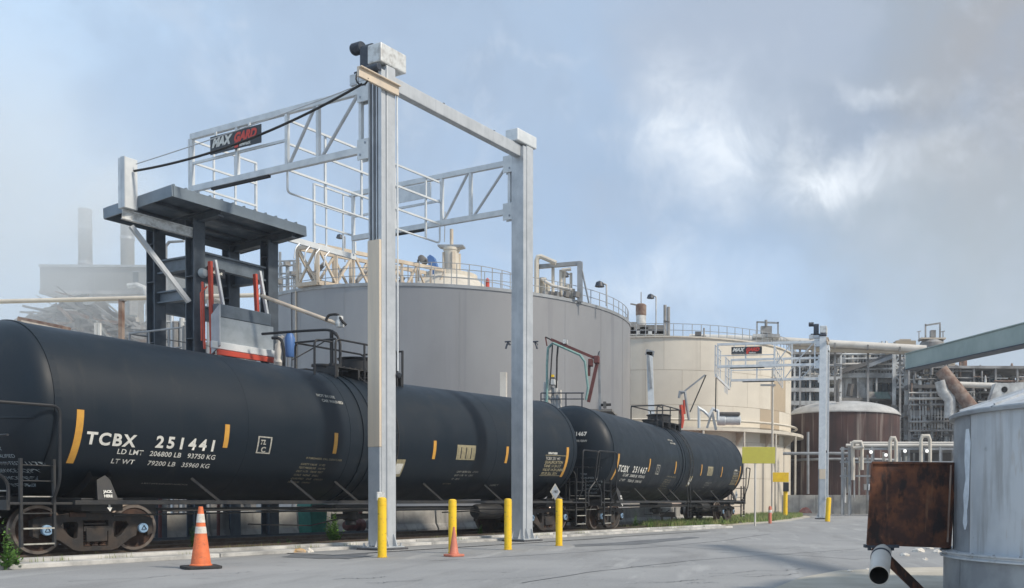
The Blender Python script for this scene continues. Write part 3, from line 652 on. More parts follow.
# ---------------------------------------------------------------- gantry with gangway cage
MX, MY, LA, YI = 5.35, .14, 6.75, 3.1
def make_gantry():
    t = thing('gantry', 'x', 'gantry', (-7.42, 22.6, 0), R_(62), 'galvanized twin-mast gantries over the track')
    for k, (mx_, my_, w_) in enumerate(((0, 0, .43), (MX, MY, .42))):
        h = w_/2; q = MB(); q.bx(mx_-.06, mx_+h, my_-h, my_+h, .03, 11.2 if k == 0 else 11.1); col = q.build('mast', 'galvanized', t, .02)
        q = MB(); q.bx(mx_-.10, mx_-.062, my_-h+.02, my_+h-.02, .03, 11.1); q.build('mast_web', 'galv_groove', col)
        for y in (-h+.02, -.045, .075, h-.02):
            q = MB(); q.bx(mx_-h, mx_-.102, my_+y-.018, my_+y+.018, .03, 11.05); q.build('guide_rail', 'galvanized', col, .004)
        q = MB(); q.bx(mx_-h-.012, mx_-h, my_-h, my_-h+.10, .03, 11.0); q.build('guide_flange', 'galvanized', col)
        q = MB(); q.bx(mx_-.42, mx_+.42, my_-.40, my_+.40, .004, .06); q.build('grout_pad', 'tar', t, .01)
        q = MB(); q.bx(mx_-.36, mx_+.36, my_-.34, my_+.34, .062, .095); q.build('base_plate', 'galvanized', t, .006)
        for (a, b, ux, uy) in ((h, -.12, 1, 0), (h, .12, 1, 0), (-h, -.12, -1, 0), (-h, .12, -1, 0)):
            q = MB(); q.prism([(0, 0), (.14, 0), (.03, .28), (0, .28)], (mx_+a, my_+b, .095), (ux, 0, 0), (0, 0, 1), (0, 1, 0), .014); q.build('gusset', 'galvanized', t)
            q = MB(); q.prism([(0, 0), (.12, 0), (.03, .28), (0, .28)], (mx_+b, my_+math.copysign(h, a), .095), (0, math.copysign(1, a), 0), (0, 0, 1), (1, 0, 0), .014); q.build('gusset', 'galvanized', t)
        for sx in (-1, 1):
            for sy in (-1, 1):
                q = MB(); q.lathe([(.03, 0), (.03, .03), (.018, .032), (.018, .08), (0, .08)], (mx_+sx*.30, my_+sy*.28, .095), n=8, smooth=False); q.build('anchor_bolt', 'galvanized', t)
    q = MB(); q.bx(-.24, .56, -.215, .215, 11.22, 11.66); q.build('mast_head', 'galv_head', t, .03)
    q = MB(); q.bx(-.24, -.22, -.12, .12, 10.9, 11.20); q.tube([(-.27, -.2, 11.08), (-.27, .24, 11.08)], .08, 12); q.build('pulley', 'motor_dark', t, .02)
    q = MB(); q.bx(MX-.5, MX+.36, MY-.22, MY+.22, 11.12, 11.46); q.build('mast_head', 'galv_light', t, .03)
    q = MB(); q.bar((.216, 0, 10.92), (MX-.215, MY, 10.92), .22, .32); q.build('header_beam', 'galvanized', t, .02)
    for x in (2.1, 4.1): q = MB(); q.lathe([(0, 0), (.03, 0), (.03, .07), (0, .08)], (x, .06*x/2, 11.08), n=8); q.build('lifting_eye', 'motor_dark', t)
    q = MB(); q.bx(-.1, .13, .3, .62, 11.22, 11.75); q.bx(-.12, .16, .24, .8, 11.16, 11.22); gb = q.build('gearbox', 'motor_dark', t, .03)
    q = MB(); pr = [(0, 0), (.13, 0), (.14, .03)]
    for k in range(5): pr += [(.125, .05+k*.05), (.14, .07+k*.05)]
    q.lathe(pr+[(.12, .31), (0, .32)], (-.0, .62, 11.8), (Vector((1, 0, 0)), Vector((0, 0, 1)), Vector((0, 1, 0))), 16, smooth=False); q.build('hoist_motor', 'motor_dark', t)
    q = MB(); q.lathe([(0, 0), (.11, 0), (.11, .3), (0, .3)], (0.02, .3, 11.72), (Vector((1, 0, 0)), Vector((0, 0, 1)), Vector((0, 1, 0))), 14); q.build('brake_drum', 'motor_dark', t)
    q = MB(); q.bx(-.14, .14, .62, .9, 10.9, 10.93); q.bx(-.14, .14, .62, .9, 11.12, 11.15); q.bx(-.14, -.11, .62, .9, 10.931, 11.119); q.bx(.11, .14, .62, .9, 10.931, 11.119); q.bx(-.14, .14, .24, .6, 10.94, 11.10); q.build('motor_bracket', 'galvanized', t, .004)
    q = MB(); q.bx(-.95, .24, -.30, -.222, 10.58, 10.81); q.bx(-.95, .24, -.37, -.302, 10.78, 10.81); q.build('cable_tray', 'tan_and_warm_sheen', t, .01)
    q = MB(); q.bx(-.295, -.23, -.215, .16, 2.4, 7.15); q.build('cable_cover', 'tan_and_warm_sheen', t, .008)  # upper length of galvanised cover, warm reflected light painted into its colour
    q = MB(); q.bx(-.29, -.23, -.21, .155, .11, 2.395); q.build('cable_cover', 'galvanized', t, .008)
    q = MB(); q.tube([(.24, -.23, 10.7), (.25, -.235, 8), (.25, -.235, 4.2)], .02, 8); q.build('conduit', 'galv_light', t)
    q = MB(); q.lathe([(0, 0), (.06, .0), (.075, .03), (.06, .07), (0, .08)], (.27, -.2, 4.1), (Vector((1, 0, 0)), Vector((0, 0, 1)), Vector((0, -1, 0))), 12); q.build('sensor', 'sign_black', t)
    q = MB(); q.bx(-.42, -.2, -.28, -.22, 1.16, 1.36); q.build('key_box', 'galv_head', t, .01)
    def arm(x, nm, far_side):
        ym = MY if far_side else 0
        s_ = -1 if not far_side else 1
        a = MB(); a.bar((x, .22, 10.70), (x, LA, 10.70), .10, .15); A = a.build('arm', 'galv_light', t, .008)
        a = MB(); a.bar((x, .22, 9.33), (x, LA, 9.33), .10, .16); a.build('lower_chord', 'galv_light', A, .008)
        for y in (.52, 1.95, YI-.05, 4.9, LA-.04):
            a = MB(); a.bar((x, y, 9.41), (x, y, 10.625), .085, .085); a.build('post', 'galv_light', A)
        a = MB(); a.bar((x, YI, 10.0), (x, LA-.08, 10.0), .05, .06); a.build('mid_rail', 'galv_light', A)
        for (y0, y1) in ((YI-.15, 2.05), (1.8, .62)):
            a = MB(); a.tube([(x-.01, y0, 9.4), (x-.01, y1, 10.63)], .038, 8); a.build('diagonal', 'galvanized', A)
        for z in (9.33, 10.66):
            a = MB(); a.bx(x-.09, x-.06, ym+.2, ym+.56, z-.25, z+.22); a.bx(x+.06, x+.09, ym+.2, ym+.56, z-.25, z+.22); a.build('roller_bracket', 'galv_light', A, .006)
            a = MB(); a.tube([(x-.1, .3, z+.12), (x-.085, .3, z+.12)], .03, 8); a.tube([(x-.1, .46, z-.14), (x-.085, .46, z-.14)], .03, 8); a.build('bracket_bolt', 'galv_groove', A)
        a = MB(); a.bx(x-.04, x+.04, 3.7, 5.9, 9.19, 9.243); a.build('slide_strip', 'rubber', A)
        return A
    arm(-.14, 'a', False); arm(MX-.1, 'b', True)
    q = MB(); q.bx(MX-.2, MX-.17, 3.4, 4.8, 10.12, 10.55); q.build('side_panel', 'galv_light', t)
    # inner and outer guard rails of the cage
    cg = MB(); cg.bar((-.1, LA+.1, 8.80), (MX+.1, LA+.1, 8.80), .09, .17); cage = cg.build('cage', 'galv_light', t, .006)
    for z in (10.52, 9.94, 9.30): q = MB(); q.bar((-.1, YI, z), (MX-.14, YI, z), .045, .05); q.build('guard_rail', 'galv_light', cage)
    q = MB(); q.tube(rnd([(-.1, YI, 10.5), (-.1, YI, 8.74), (MX-.14, YI, 8.74), (MX-.14, YI, 9.3)], .12), .028, 8); q.build('guard_rail', 'galv_light', cage)
    for x in (1.1, 2.3, 3.5, 4.7): q = MB(); q.bar((x, YI+.06, 8.74), (x, YI+.06, 10.55), .05, .05); q.build('guard_post', 'galv_light', cage)
    for (xa, xb) in ((-.1, 1.9), (3.9, MX+.05)):
        for z in (10.66, 10.08, 9.46): q = MB(); q.bar((xa, LA+.1, z), (xb, LA+.1, z), .045, .05); q.build('guard_rail', 'galv_light', cage)
        for x in (xa, (xa+xb)/2-.3, (xa+xb)/2+.35, xb): q = MB(); q.bar((x, LA+.13, 8.89), (x, LA+.13, 10.68), .06 if x in (xa, xb) else .045); q.build('guard_post', 'galv_light', cage)
    for x in (-.1, MX): q = MB(); q.bar((x, LA, 8.89), (x, LA, 9.25), .06); q.build('guard_post', 'galv_light', cage)
    for k in range(4): q = MB(); q.tube(rnd([(3.3+k*.36, LA+.03, 8.72), (3.15+k*.36, LA+.03, 8.56), (3.1+k*.36, LA+.03, 8.24)], .1), .02, 6); q.build('gas_spring', 'galvanized', cage)
    q = MB(); q.bx(MX-.235, MX-.215, MY-.21, MY+.21, .1, 11.05); q.build('mast_cover', 'galvanized', t, .006)
    return t
G1 = make_gantry(); G1['label'] = 'tall galvanized twin-mast gantry with cable-lifted gangway cage above the nearest tank car'
def make_sign():
    t = thing('safety_sign', 'x', 'sign', (-7.42, 22.6, 0), R_(62), 'black name signs on the gantries')
    q = MB(); q.bx(-.262, -.245, 3.85, 5.81, 10.04, 10.50); bd = q.build('board', 'sign_black', t, .004)
    fn = lambda y0, z0: (lambda u, v: Vector((-.268, y0-u, z0+v)))
    text('MAX', .30, fn(5.73, 10.22), 'white_word', 'white_paint', t, shear=.35, bold=.02, xs=1.06)
    text('GARD', .30, fn(4.89, 10.22), 'red_word', 'sign_red', t, shear=.35, bold=.018, xs=1.02)
    q = MB(); q.bx(-.269, -.263, 4.71, 4.85, 10.065, 10.2); q.build('red_emblem', 'sign_red', t)
    text('SafeRack', .12, fn(4.67, 10.08), 'maker_name', 'white_paint', t, bold=.004)
    text('FALL PROTECTION GANGWAY SYSTEMS', .05, fn(5.77, 10.09), 'small_print', 'white_paint', t)
    q = MB(); q.bx(-.243, -.21, 4.3, 4.36, 10.05, 10.62); q.bx(-.243, -.21, 5.6, 5.66, 10.05, 10.62); q.build('sign_bracket', 'galv_light', t)
    return t
S1 = make_sign(); S1['label'] = 'black sign with white and red lettering MAXGARD on the near gantry arm'
G2 = dup(G1, (7.62, 60.5, 0), R_(79), 'distant galvanized gantry with its arm reaching left, beside the slanted yellow bollard')
S2 = dup(S1, (7.62, 60.5, 0), R_(79), 'small far black and red sign on the distant gantry arm before the beige tank')
for o in (G2, S2): o.rotation_euler = (0, R_(2.4), R_(79)); o.scale = (1, 1, 1.04)
q = MB(); q.bx(-.30, -.216, -.215, .215, 3.0, 11.0); q.build('mast_cover', 'galv_light', G2, .006)
# ---------------------------------------------------------------- shelter beyond the near car
SH0 = Vector((-13.1, 25.15, 0))
sh = thing('loading_shelter', 'dark steel loading shelter with ribbed roof standing behind the near tank car', 'shelter', SH0, PH)
SI = (Matrix.Translation(SH0) @ Matrix.Rotation(PH, 4, 'Z')).inverted()
def sl_(p): return SI @ Vector(p)
cols = [(0, 0), (2.25, 0), (0, 1.6), (2.25, 1.6)]
for i, (x, y) in enumerate(cols):
    q = MB(); q.ibeam((x, y, 0), (x, y, 8.38), .32, .34, (0, 1, 0), .09); q.build('column', 'shelter_steel', sh)
    q = MB(); q.bx(x-.25, x+.25, y-.25, y+.25, .0, .03); q.build('base_plate', 'shelter_steel', sh)
    for z in (5.3, 6.9, 7.9): q = MB(); q.bx(x-.17, x+.17, y-.155, y+.155, z, z+.02); q.build('stiffener', 'shelter_steel', sh)
for (a, b, z, h) in ((0, 1, 7.42, .40), (2, 3, 7.42, .4), (0, 2, 7.30, .36), (1, 3, 7.42, .36), (2, 3, 6.35, .4), (0, 2, 6.5, .3)):
    p = Vector((*cols[a], z)); r = Vector((*cols[b], z)); d_ = (r-p).normalized(); q = MB(); q.ibeam(p+d_*.18, r-d_*.18, .18, h); q.build('beam', 'shelter_beam', sh)
rz0, rz1 = 8.60, 8.42
for i in range(2):
    x = (0, 2.25)[i]; q = MB(); q.ibeam((x, -1.0, rz0-.12), (x, 1.6, rz1-.10), .16, .24); q.build('rafter', 'shelter_steel', sh)
for (y, z) in ((-.95, rz0), (.1, rz0-.06), (1.0, rz0-.11), (1.5, rz1)):
    q = MB(); q.bx(-1.28, 2.5, y-.05, y+.05, z+.003, z+.10); q.build('purlin', 'shelter_steel', sh)
for i in range(12):                     # ribbed roof panels
    x = -1.34+i*.325; a = Vector((x, -1.08, rz0+.13)); U = Vector((0, 2.7, rz1-rz0-.03)).normalized()
    q = MB(); W = Vector((0, 0, 1)); q.prism([(0, 0), (.321, 0), (.321, .012), (.06, .012), (.045, .055), (.015, .055), (0, .012)], a+U*1.35, (1, 0, 0), (0, 0, 1), U, 2.7); q.build('roof_panel', 'roof_grey', sh)
for (p, r_) in (((-1.35, -1.10, rz0), (2.55, -1.10, rz0)), ((-1.35, 1.62, rz1-.02), (2.55, 1.62, rz1-.02))):
    q = MB(); q.bar(p, r_, .03, .27); q.build('fascia', 'roof_grey', sh, .006)
for x in (-1.37, 2.57):
    q = MB(); q.bar((x, -1.1, rz0), (x, 1.62, rz1-.02), .03, .27); q.build('fascia', 'roof_grey', sh, .006)
q = MB(); q.add([(-1.3, -1.05, rz0+.115), (2.5, -1.05, rz0+.115), (2.5, 1.6, rz1+.09), (-1.3, 1.6, rz1+.09)], [(0, 3, 2, 1)]); q.build('soffit', 'shelter_beam', sh)
# galvanised outrigger carrying the cable
P1 = at(122, 214, 23.9); P2 = sl_(at(193, 233, 25.0)); P1 = sl_(P1)
q = MB(); q.ibeam(P1, P2, .12, .24, t=.1); q.build('outrigger', 'galv_head', sh)
q = MB(); q.bx(P1.x-.06, P1.x+.26, P1.y-.22, P1.y+.06, P1.z+.125, P1.z+1.36); q.build('outrigger_post', 'galv_light', sh, .01)
q = MB(); q.bx(P1.x-.085, P1.x-.062, P1.y-.24, P1.y-.08, P1.z+.125, P1.z+1.36); q.build('post_flange', 'galvanized', sh)
q = MB(); q.bar(sl_(at(131, 226, 24.0)), sl_(at(189, 302, 25.0)), .13, .1); q.build('brace', 'galvanized', sh)
# deck and fittings
q = MB(); q.bx(-.6, 3.2, -.9, 1.8, 4.3, 4.42); q.build('deck', 'shelter_steel', sh)
for (x, y) in ((-.6, .2), (-.6, 1.0), (-.6, 1.8), (.3, 1.8), (1.3, 1.8), (3.2, 1.8), (3.2, .4)):
    q = MB(); q.tube([(x, y, 4.42), (x, y, 5.5)], .025, 6); q.build('rail_post', 'pipe_grey', sh)
for z in (5.0, 5.5): q = MB(); q.tube([(-.6, -.3, z), (-.6, 1.8, z), (3.2, 1.8, z), (3.2, .2, z)], .022, 6); q.build('handrail', 'pipe_grey', sh)
# folded gangway
gw = thing('folding_gangway', 'grey folding gangway raised under the shelter roof, with red tie bars', 'gangway', SH0, PH)
q = MB(); q.bx(.05, 1.75, -.78, -.74, 4.92, 5.85); q.build('side_shield', 'aluminium', gw, .01)
q = MB(); q.bx(.09, 1.71, -.74, -.5, 5.87, 6.20); q.build('counter_box', 'shelter_beam', gw, .02)
q = MB(); q.prism([(0, 0), (.32, .2), (.32, 1.25), (0, 1.0)], (.03, -.6, 4.9), (0, -1, 0), (0, 0, 1), (1, 0, 0), .04); q.build('end_shield', 'galvanized', gw)
q = MB(); q.bx(-.15, 1.95, -.86, -.79, 5.02, 5.2); q.build('toe_board', 'galv_light', gw, .01)
q = MB(); q.bx(.0, 1.75, -.90, -.82, 4.86, 5.0); q.build('bumper', 'red_paint', gw, .01)
for x in (.08, 1.42):
    q = MB(); q.bar((x, -.55, 4.9 if x < 1 else 6.1), (x+.02, -.45, 7.3 if x < 1 else 7.25), .07, .12); q.build('tie_bar', 'red_paint', gw, .01)
    q = MB(); q.bar((x+.12, -.5, 7.35), (x+.28, -.62, 6.1), .06, .09); q.build('link_arm', 'galv_light', gw, .008)
q = MB(); q.bar((-.18, -.6, 5.0), (-.2, -.55, 6.7), .04, .05); q.tube([(-.26, -.6, 5.2), (-.28, -.6, 6.4), (-.1, -.6, 6.6)], .02, 6); q.build('latch_rod', 'red_paint', gw)
q = MB(); q.lathe([(0, 0), (.11, .0), (.13, .05), (.09, .16), (0, .18)], (.02, -.22, 7.0), (Vector((1, 0, 0)), Vector((0, 0, 1)), Vector((0, -1, 0))), 16); ww = q.build('pivot_cap', 'sign_grey', gw)
q = MB(); q.bx(.1, .62, -.34, -.30, 6.95, 7.2); q.build('tag_plate', 'sign_black', gw, .02)
text('SafeRack', .10, lambda u, v: Vector((.17+u, -.345, 7.04+v)), 'lettering', 'white_paint', gw, shear=.3, bold=.003)
# cable between the shelter post and the mast head
def cable(a, b, sag, r, name, label, cat, mt='rubber'):
    a = Vector(a); b = Vector(b); pts = [a.lerp(b, i/24)-Vector((0, 0, sag*4*(i/24)*(1-i/24))) for i in range(25)]
    q = MB(); q.tube(pts, r, 6); return tag(q.build(name, mt), label, cat)
ca = at(134, 171, 23.9); cb = at(362, 84, 21.9)
cable(ca, cb, .28, .028, 'power_cable', 'thick black cable sagging between shelter post and near mast head', 'cable')
cable(at(136, 164, 23.9), at(362, 84, 22.0), .05, .012, 'support_wire', 'thin wire running just above the thick black cable', 'wire', 'galvanized')
q = MB(); q.tube([at(362+6*math.cos(a*.5), 82+7*math.sin(a*.5)-4, 21.85+.02*a) for a in range(12)], .02, 6); tag(q.build('cable_loop', 'rubber'), 'small loop of black cable hanging beside the near mast head', 'cable')
# loading arm pipe reaching right of the shelter
lp = thing('loading_pipe', 'tan loading pipe slanting down to the right from the shelter, above the near tank car', 'pipe', at(262, 296, 25.6))
I0 = lp.location.copy()
def rel(o, *P): return [Vector(p)-o for p in P]
q = MB(); q.tube(rel(I0, at(262, 296, 25.6), at(338, 324, 25.2)), .055, 10); q.build('pipe', 'tan_and_warm_sheen', lp)
q = MB(); q.tube(rel(I0, *rnd([at(326, 321, 25.2), at(328, 315, 25.2), at(338, 314, 25.2), at(342, 321, 25.1), at(346, 325, 25.1)], .1)), .035, 8); q.build('hose', 'rubber', lp)
q = MB(); q.lathe([(0, 0), (.1, 0), (.12, .1), (.08, .2), (.08, .28), (0, .28)], Vector(at(340, 327, 25.2))-I0, n=12); q.build('nozzle', 'galv_head', lp)
hr = thing('pipe_handrail', 'black bent pipe rail from the shelter deck down onto the tank car top', 'handrail', at(272, 335, 25))
I0 = hr.location.copy()
q = MB(); q.tube(rel(I0, *rnd([at(262, 334, 25.4), at(300, 331, 25.2), at(331, 329.5, 25.0), at(340, 338, 24.9), at(340.5, 382, 24.9)], .35)), .035, 8); q.build('rail', 'rail_black', hr)
q = MB(); q.tube(rel(I0, at(331.5, 330, 25.0), at(332, 381, 25.0)), .05, 8); q.build('post', 'rail_black', hr)
q = MB(); q.tube(rel(I0, *rnd([at(272, 338, 25.3), at(281, 338, 25.3), at(284, 350, 25.3), at(284, 368, 25.3)], .2)), .04, 8); q.build('post', 'rail_black', hr)
vb = thing('valve_set', 'blue and white valve set behind the tank car, right of the shelter column', 'valve', at(289, 366, 26))
I0 = vb.location.copy()
q = MB(); q.lathe([(0, 0), (.1, 0), (.13, .12), (.13, .5), (.08, .62), (0, .66)], Vector(at(290, 357, 26))-I0, n=12); q.build('blue_body', 'motor_blue', vb)
q = MB(); q.lathe([(0, 0), (.07, 0), (.11, .1), (.07, .2), (.11, .4), (.05, .6), (.09, .75), (0, .8)], Vector(at(279, 366, 26))-I0, n=12); q.tube(rel(I0, at(275, 370, 26), at(277, 345, 26), at(283, 336, 26)), .05, 8); q.build('pale_body', 'pipe_white', vb)
q = MB(); q.tube(rel(I0, at(292, 360, 26), at(310, 350, 26.5), at(327, 340, 26.5)), .015, 6); q.build('lead', 'rubber', vb)
# ---------------------------------------------------------------- bollards and cones
def bollard(px, py, label, h=1.235, r=.088, lean=0):
    p = gp(px, py); t = thing('bollard', label, 'bollard', p, 0, 'yellow safety bollards beside the road')
    q = MB(); q.lathe([(0, 0), (r, 0), (r, h-.05), (r*.92, h-.015), (r*.6, h), (0, h+.006)], n=24); q.build('post', 'bollard_yellow', t)
    q = MB(); q.lathe([(r+.012, .003), (r+.012, .02), (r, .02)], n=24); q.build('ground_ring', 'bollard_yellow', t)
    q = MB(); q.lathe([(r+.001, h-.16), (r+.004, h-.16), (r+.004, h-.145), (r+.001, h-.145)], n=24, smooth=False); q.build('cap_edge', 'bollard_yellow', t)
    t.rotation_euler = (0, lean, 0); return t
bollard(382.2, 557.5, 'yellow bollard in front of the near gantry mast, leftmost of the row')
bollard(452.5, 553.0, 'yellow bollard directly behind the small faded traffic cone', 1.20)
bollard(508, 549.8, 'yellow bollard at the left foot of the second gantry mast', 1.22)
bollard(559, 545.8, 'yellow bollard standing alone to the right of the second gantry mast', 1.22)
b5 = bollard(827.5, 521.5, 'leaning yellow bollard at the foot of the distant gantry', 1.35, .14, R_(3))
def cone(px, py, label, h, faded=False):
    p = gp(px, py); t = thing('traffic_cone', label, 'traffic cone', p, random.uniform(0, 1), 'orange traffic cones')
    b = h*.27; q = MB(); q.prism([(b, -b*.8), (b, b*.8), (b*.8, b), (-b*.8, b), (-b, b*.8), (-b, -b*.8), (-b*.8, -b), (b*.8, -b)], (0, 0, .028), (1, 0, 0), (0, 1, 0), (0, 0, 1), .05)
    q.build('base', 'cone_faded' if faded else 'rubber', t, .012)
    r0, r1, z0 = h*.148, h*.033, .053
    R = lambda z: r0+(r1-r0)*((z-z0)/(h-z0)); m_ = 'cone_faded' if faded else 'cone_orange'
    q = MB(); q.lathe([(r0*1.12, z0), (r0*1.12, z0+.015), (r0, z0+.03), (r1, h), (r1*.7, h+.004), (r1*.7, h-.05)], n=28); q.build('body', m_, t)
    if not faded:
        for (a, b_) in ((.57, .68), (.745, .885)):
            q = MB(); q.lathe([(R(a*h)+.001, a*h), (R(a*h)+.004, a*h), (R(b_*h)+.004, b_*h), (R(b_*h)+.001, b_*h)], n=28); q.build('white_band', 'cone_band', t)
    return t
cone(201, 568.5, 'tall orange traffic cone with two white bands and black base, on the road at left', 1.06)
cone(454, 556.5, 'small faded orange cone without bands, standing against a yellow bollard', .62, True)
# ---------------------------------------------------------------- right foreground: bin tank, rusty box, green beam
SC = Vector((5.62, 12.4, 0))
t = thing('storage_bin', 'pale grey steel bin tank with shallow cone roof at the right edge', 'bin tank', SC)
nseg = 8
for (z0, z1, R0, nm_, mt_) in ((0, .50, 2.42, 'lower_plate', 'silo_dark'), (.56, 2.30, 2.30, 'shell_plate', 'silo_grey')):
    for i in range(nseg):
        a0 = R_(45*i+9.5)+.002; a1 = R_(45*(i+1)+9.5)-.002
        q = MB(); q.lathe([(R0-.02, z0), (R0, z0), (R0, z1), (R0-.02, z1)], n=12, a0=a0, a1=a1, smooth=True); q.build(nm_, mt_ if not (nm_ == 'shell_plate' and i == 3) else 'silo_dark', t)
q = MB(); q.lathe([(2.25, .5), (2.47, .5), (2.47, .515), (2.44, .53), (2.44, .555), (2.47, .56), (2.47, .575), (2.29, .58)], n=96, smooth=False); q.build('flange_ring', 'silo_grey', t)
q = MB(); q.lathe([(2.27, 2.28), (2.36, 2.29), (2.365, 2.33), (2.30, 2.345)], n=96, smooth=False); q.build('eave_ring', 'silo_dark', t)
for i in range(16):
    a0 = 2*math.pi*i/16+.004; a1 = 2*math.pi*(i+1)/16-.004
    q = MB(); q.lathe([(2.34, 2.335), (2.34, 2.348), (.3, 3.05), (.3, 3.03)], n=4, a0=a0, a1=a1, smooth=False); q.build('roof_plate', 'silo_grey', t)
    q = MB(); a = a0-.004; q.bar((2.3*math.cos(a), 2.3*math.sin(a), 2.37), (.32*math.cos(a), .32*math.sin(a), 3.05), .03, .03); q.build('roof_seam', 'silo_grey', t)
q = MB(); q.lathe([(.36, 3.0), (.36, 3.2), (.30, 3.25), (0, 3.28)], n=24); q.build('roof_cap', 'silo_dark', t)
for i in range(40):
    a = 2*math.pi*i/40; q = MB(); q.lathe([(.014, 0), (.014, .012), (0, .014)], (2.455*math.cos(a), 2.455*math.sin(a), .58), n=6, smooth=False)
    if i == 0: bolt0 = q.build('bolt', 'silo_dark', t)
    else: again(bolt0, (0, 0, 0), t, 2*math.pi*i/40)
# pale weathered streak plate on the shell
a = math.pi+.16; vs_ = []; fs = []
prof = [(1.66, .03, -.02), (1.45, .05, -.025), (1.2, .045, -.02), (1.0, .04, -.03), (.8, .055, -.03), (.7, .035, -.05), (.6, .045, -.06), (.62, .05, -.05)]
zz = [2.12, 1.95, 1.72, 1.5, 1.3, 1.1, .95, .86]
for k, z in enumerate(zz):
    wv_ = (.02, .04, .036, .026, .04, .024, .034, .01)[k]; o_ = (-.03, -.025, -.03, -.022, -.04, -.045, -.05, -.05)[k]
    for s_ in (-1, 1): an = a+o_+s_*wv_; vs_.append((2.304*math.cos(an), 2.304*math.sin(an), z))
q = MB(); q.add(vs_, [(2*i, 2*i+1, 2*i+3, 2*i+2) for i in range(len(zz)-1)]); q.build('paint_scrape', 'silo_patch', t)
for (px_, py_, sc_) in ((905, 556, .10), (918, 552, .14), (930, 549, .10), (925, 560, .07), (850, 572, .06), (868, 570, .05), (890, 563, .08), (938, 553, .12)):
    rp = gp(px_, py_); rr = random.Random(px_); q = MB(); q.lathe([(0, sc_*.8), (sc_*.6, sc_*.7), (sc_, sc_*.35), (sc_*1.05, 0)], n=7, smooth=False); q.v = [(a*rr.uniform(.8, 1.2), b*rr.uniform(.8, 1.2), c_*rr.uniform(.7, 1)) for a, b, c_ in q.v]
    o = q.build('rock', 'cone_band'); o.location = rp; tag(o, 'pale rock lying on the dirt beside the grey bin tank', 'rock', 'pale rocks beside the bin tank')
# rusty box bolted in front of the bin
rb = thing('rusty_box', 'rust-stained square steel box panel left of the grey bin tank', 'panel box', at(912, 545, 12.6))
I0 = rb.location.copy(); bl = Vector(at(867, 544, 12.55))-I0; br = Vector(at(950, 547, 12.75))-I0; tl = Vector(at(872, 462.5, 12.55))-I0; tr = Vector(at(955.5, 463.5, 12.75))-I0
q = MB(); bk = Vector((.06, .30, 0)); V_ = [bl, br, tr, tl, bl+bk, br+bk, tr+bk, tl+bk]
q.add(V_, [(0, 1, 2, 3), (5, 4, 7, 6), (4, 0, 3, 7), (1, 5, 6, 2), (3, 2, 6, 7), (4, 5, 1, 0)]); q.build('box', 'rust_panel', rb, .012)
for (a, b) in ((bl, br), (br, tr), (tr, tl), (tl, bl)):
    q = MB(); q.bar(a+Vector((0, -.012, 0)), b+Vector((0, -.012, 0)), .02, .028); q.build('edge_angle', 'rust_panel', rb)
q = MB(); q.bar(bl+Vector((1.04, -.02, .03)), tl+Vector((1.02, -.02, -.03)), .012, .05); q.build('hinge_strip', 'pipe_rust', rb)
for k in range(5):
    q = MB(); q.tube([bl+Vector((.04+k*.075, .05, -.02)), bl+Vector((.04+k*.075, .05, -.085))], .024, 8); q.build('mounting_bolt', 'motor_dark', rb)
q = MB(); q.bx(bl.x-.02, bl.x+.42, bl.y, bl.y+.16, bl.z-.05, bl.z-.01); q.build('mounting_plate', 'motor_dark', rb)
q = MB(); q.bar(bl+Vector((.10, .02, -.03)), bl+Vector((.92, .35, -.78)), .06, .12); q.build('brace', 'rust_panel', rb, .006)
q = MB(); q.bar(br+Vector((-.02, .2, .1)), br+Vector((.06, .35, -.1)), .1, .12); q.build('bracket', 'motor_dark', rb)
sp = thing('drain_pipe', 'short pale pipe with dark open end hanging below the rusty box', 'pipe', at(880, 575, 12.2))
I0 = sp.location.copy(); pa = Vector(at(882, 549, 12.75))-I0; pb = Vector(at(879, 575.5, 11.9))-I0; ax_ = (pb-pa).normalized(); Xx = ax_.cross(Vector((0, 0, 1))).normalized(); Yy = ax_.cross(Xx)
q = MB(); q.lathe([(.128, 0), (.128, (pb-pa).length), (.116, (pb-pa).length)], pa, (Xx, Yy, ax_), 32); q.build('pipe_wall', 'pipe_white', sp)
q = MB(); q.lathe([(0, .3), (.1155, .3), (.1155, (pb-pa).length-.004)], pa, (Xx, Yy, ax_), 32); q.build('pipe_inside', 'black_hole', sp)
q = MB(); q.lathe([(.129, .3), (.135, .3), (.135, .34), (.129, .34)], pa, (Xx, Yy, ax_), 32); q.build('clamp', 'motor_dark', sp)
# long green-grey beam entering from the right
gb = thing('jib_beam', 'long pale green steel box beam slanting in from the right edge', 'beam', at(1090, 312, 14))
I0 = gb.location.copy(); L_ = Vector(at(911, 362, 24)); Rr = Vector(at(1024, 335.5, 18.2)); dd = (Rr-L_); Ee = L_+dd*2.2
q = MB(); q.bar(L_-I0, Ee-I0, .30, .37); q.build('beam', 'beam_green', gb, .01)
q = MB(); q.bar(L_-I0+Vector((0, 0, -.196)), Ee-I0+Vector((0, 0, -.196)), .36, .022); q.build('lower_flange', 'motor_dark', gb)
q = MB(); q.bar(L_-I0+Vector((0, 0, .196)), Ee-I0+Vector((0, 0, .196)), .34, .022); q.build('upper_flange', 'beam_green', gb)
for k in (4,):
    c_ = L_.lerp(Ee, k/8)-I0; q = MB(); q.bar(c_+Vector((-.160, 0, -.183)), c_+Vector((-.160, 0, .183)), .012, .03, up=(0, 1, 0)); q.build('joint_strip', 'beam_green', gb)
q = MB(); q.bx(Ee.x-I0.x-.15, Ee.x-I0.x+.15, Ee.y-I0.y-.3, Ee.y-I0.y, -I0.z, Ee.z-I0.z-.21); q.build('support_column', 'beam_green', gb)
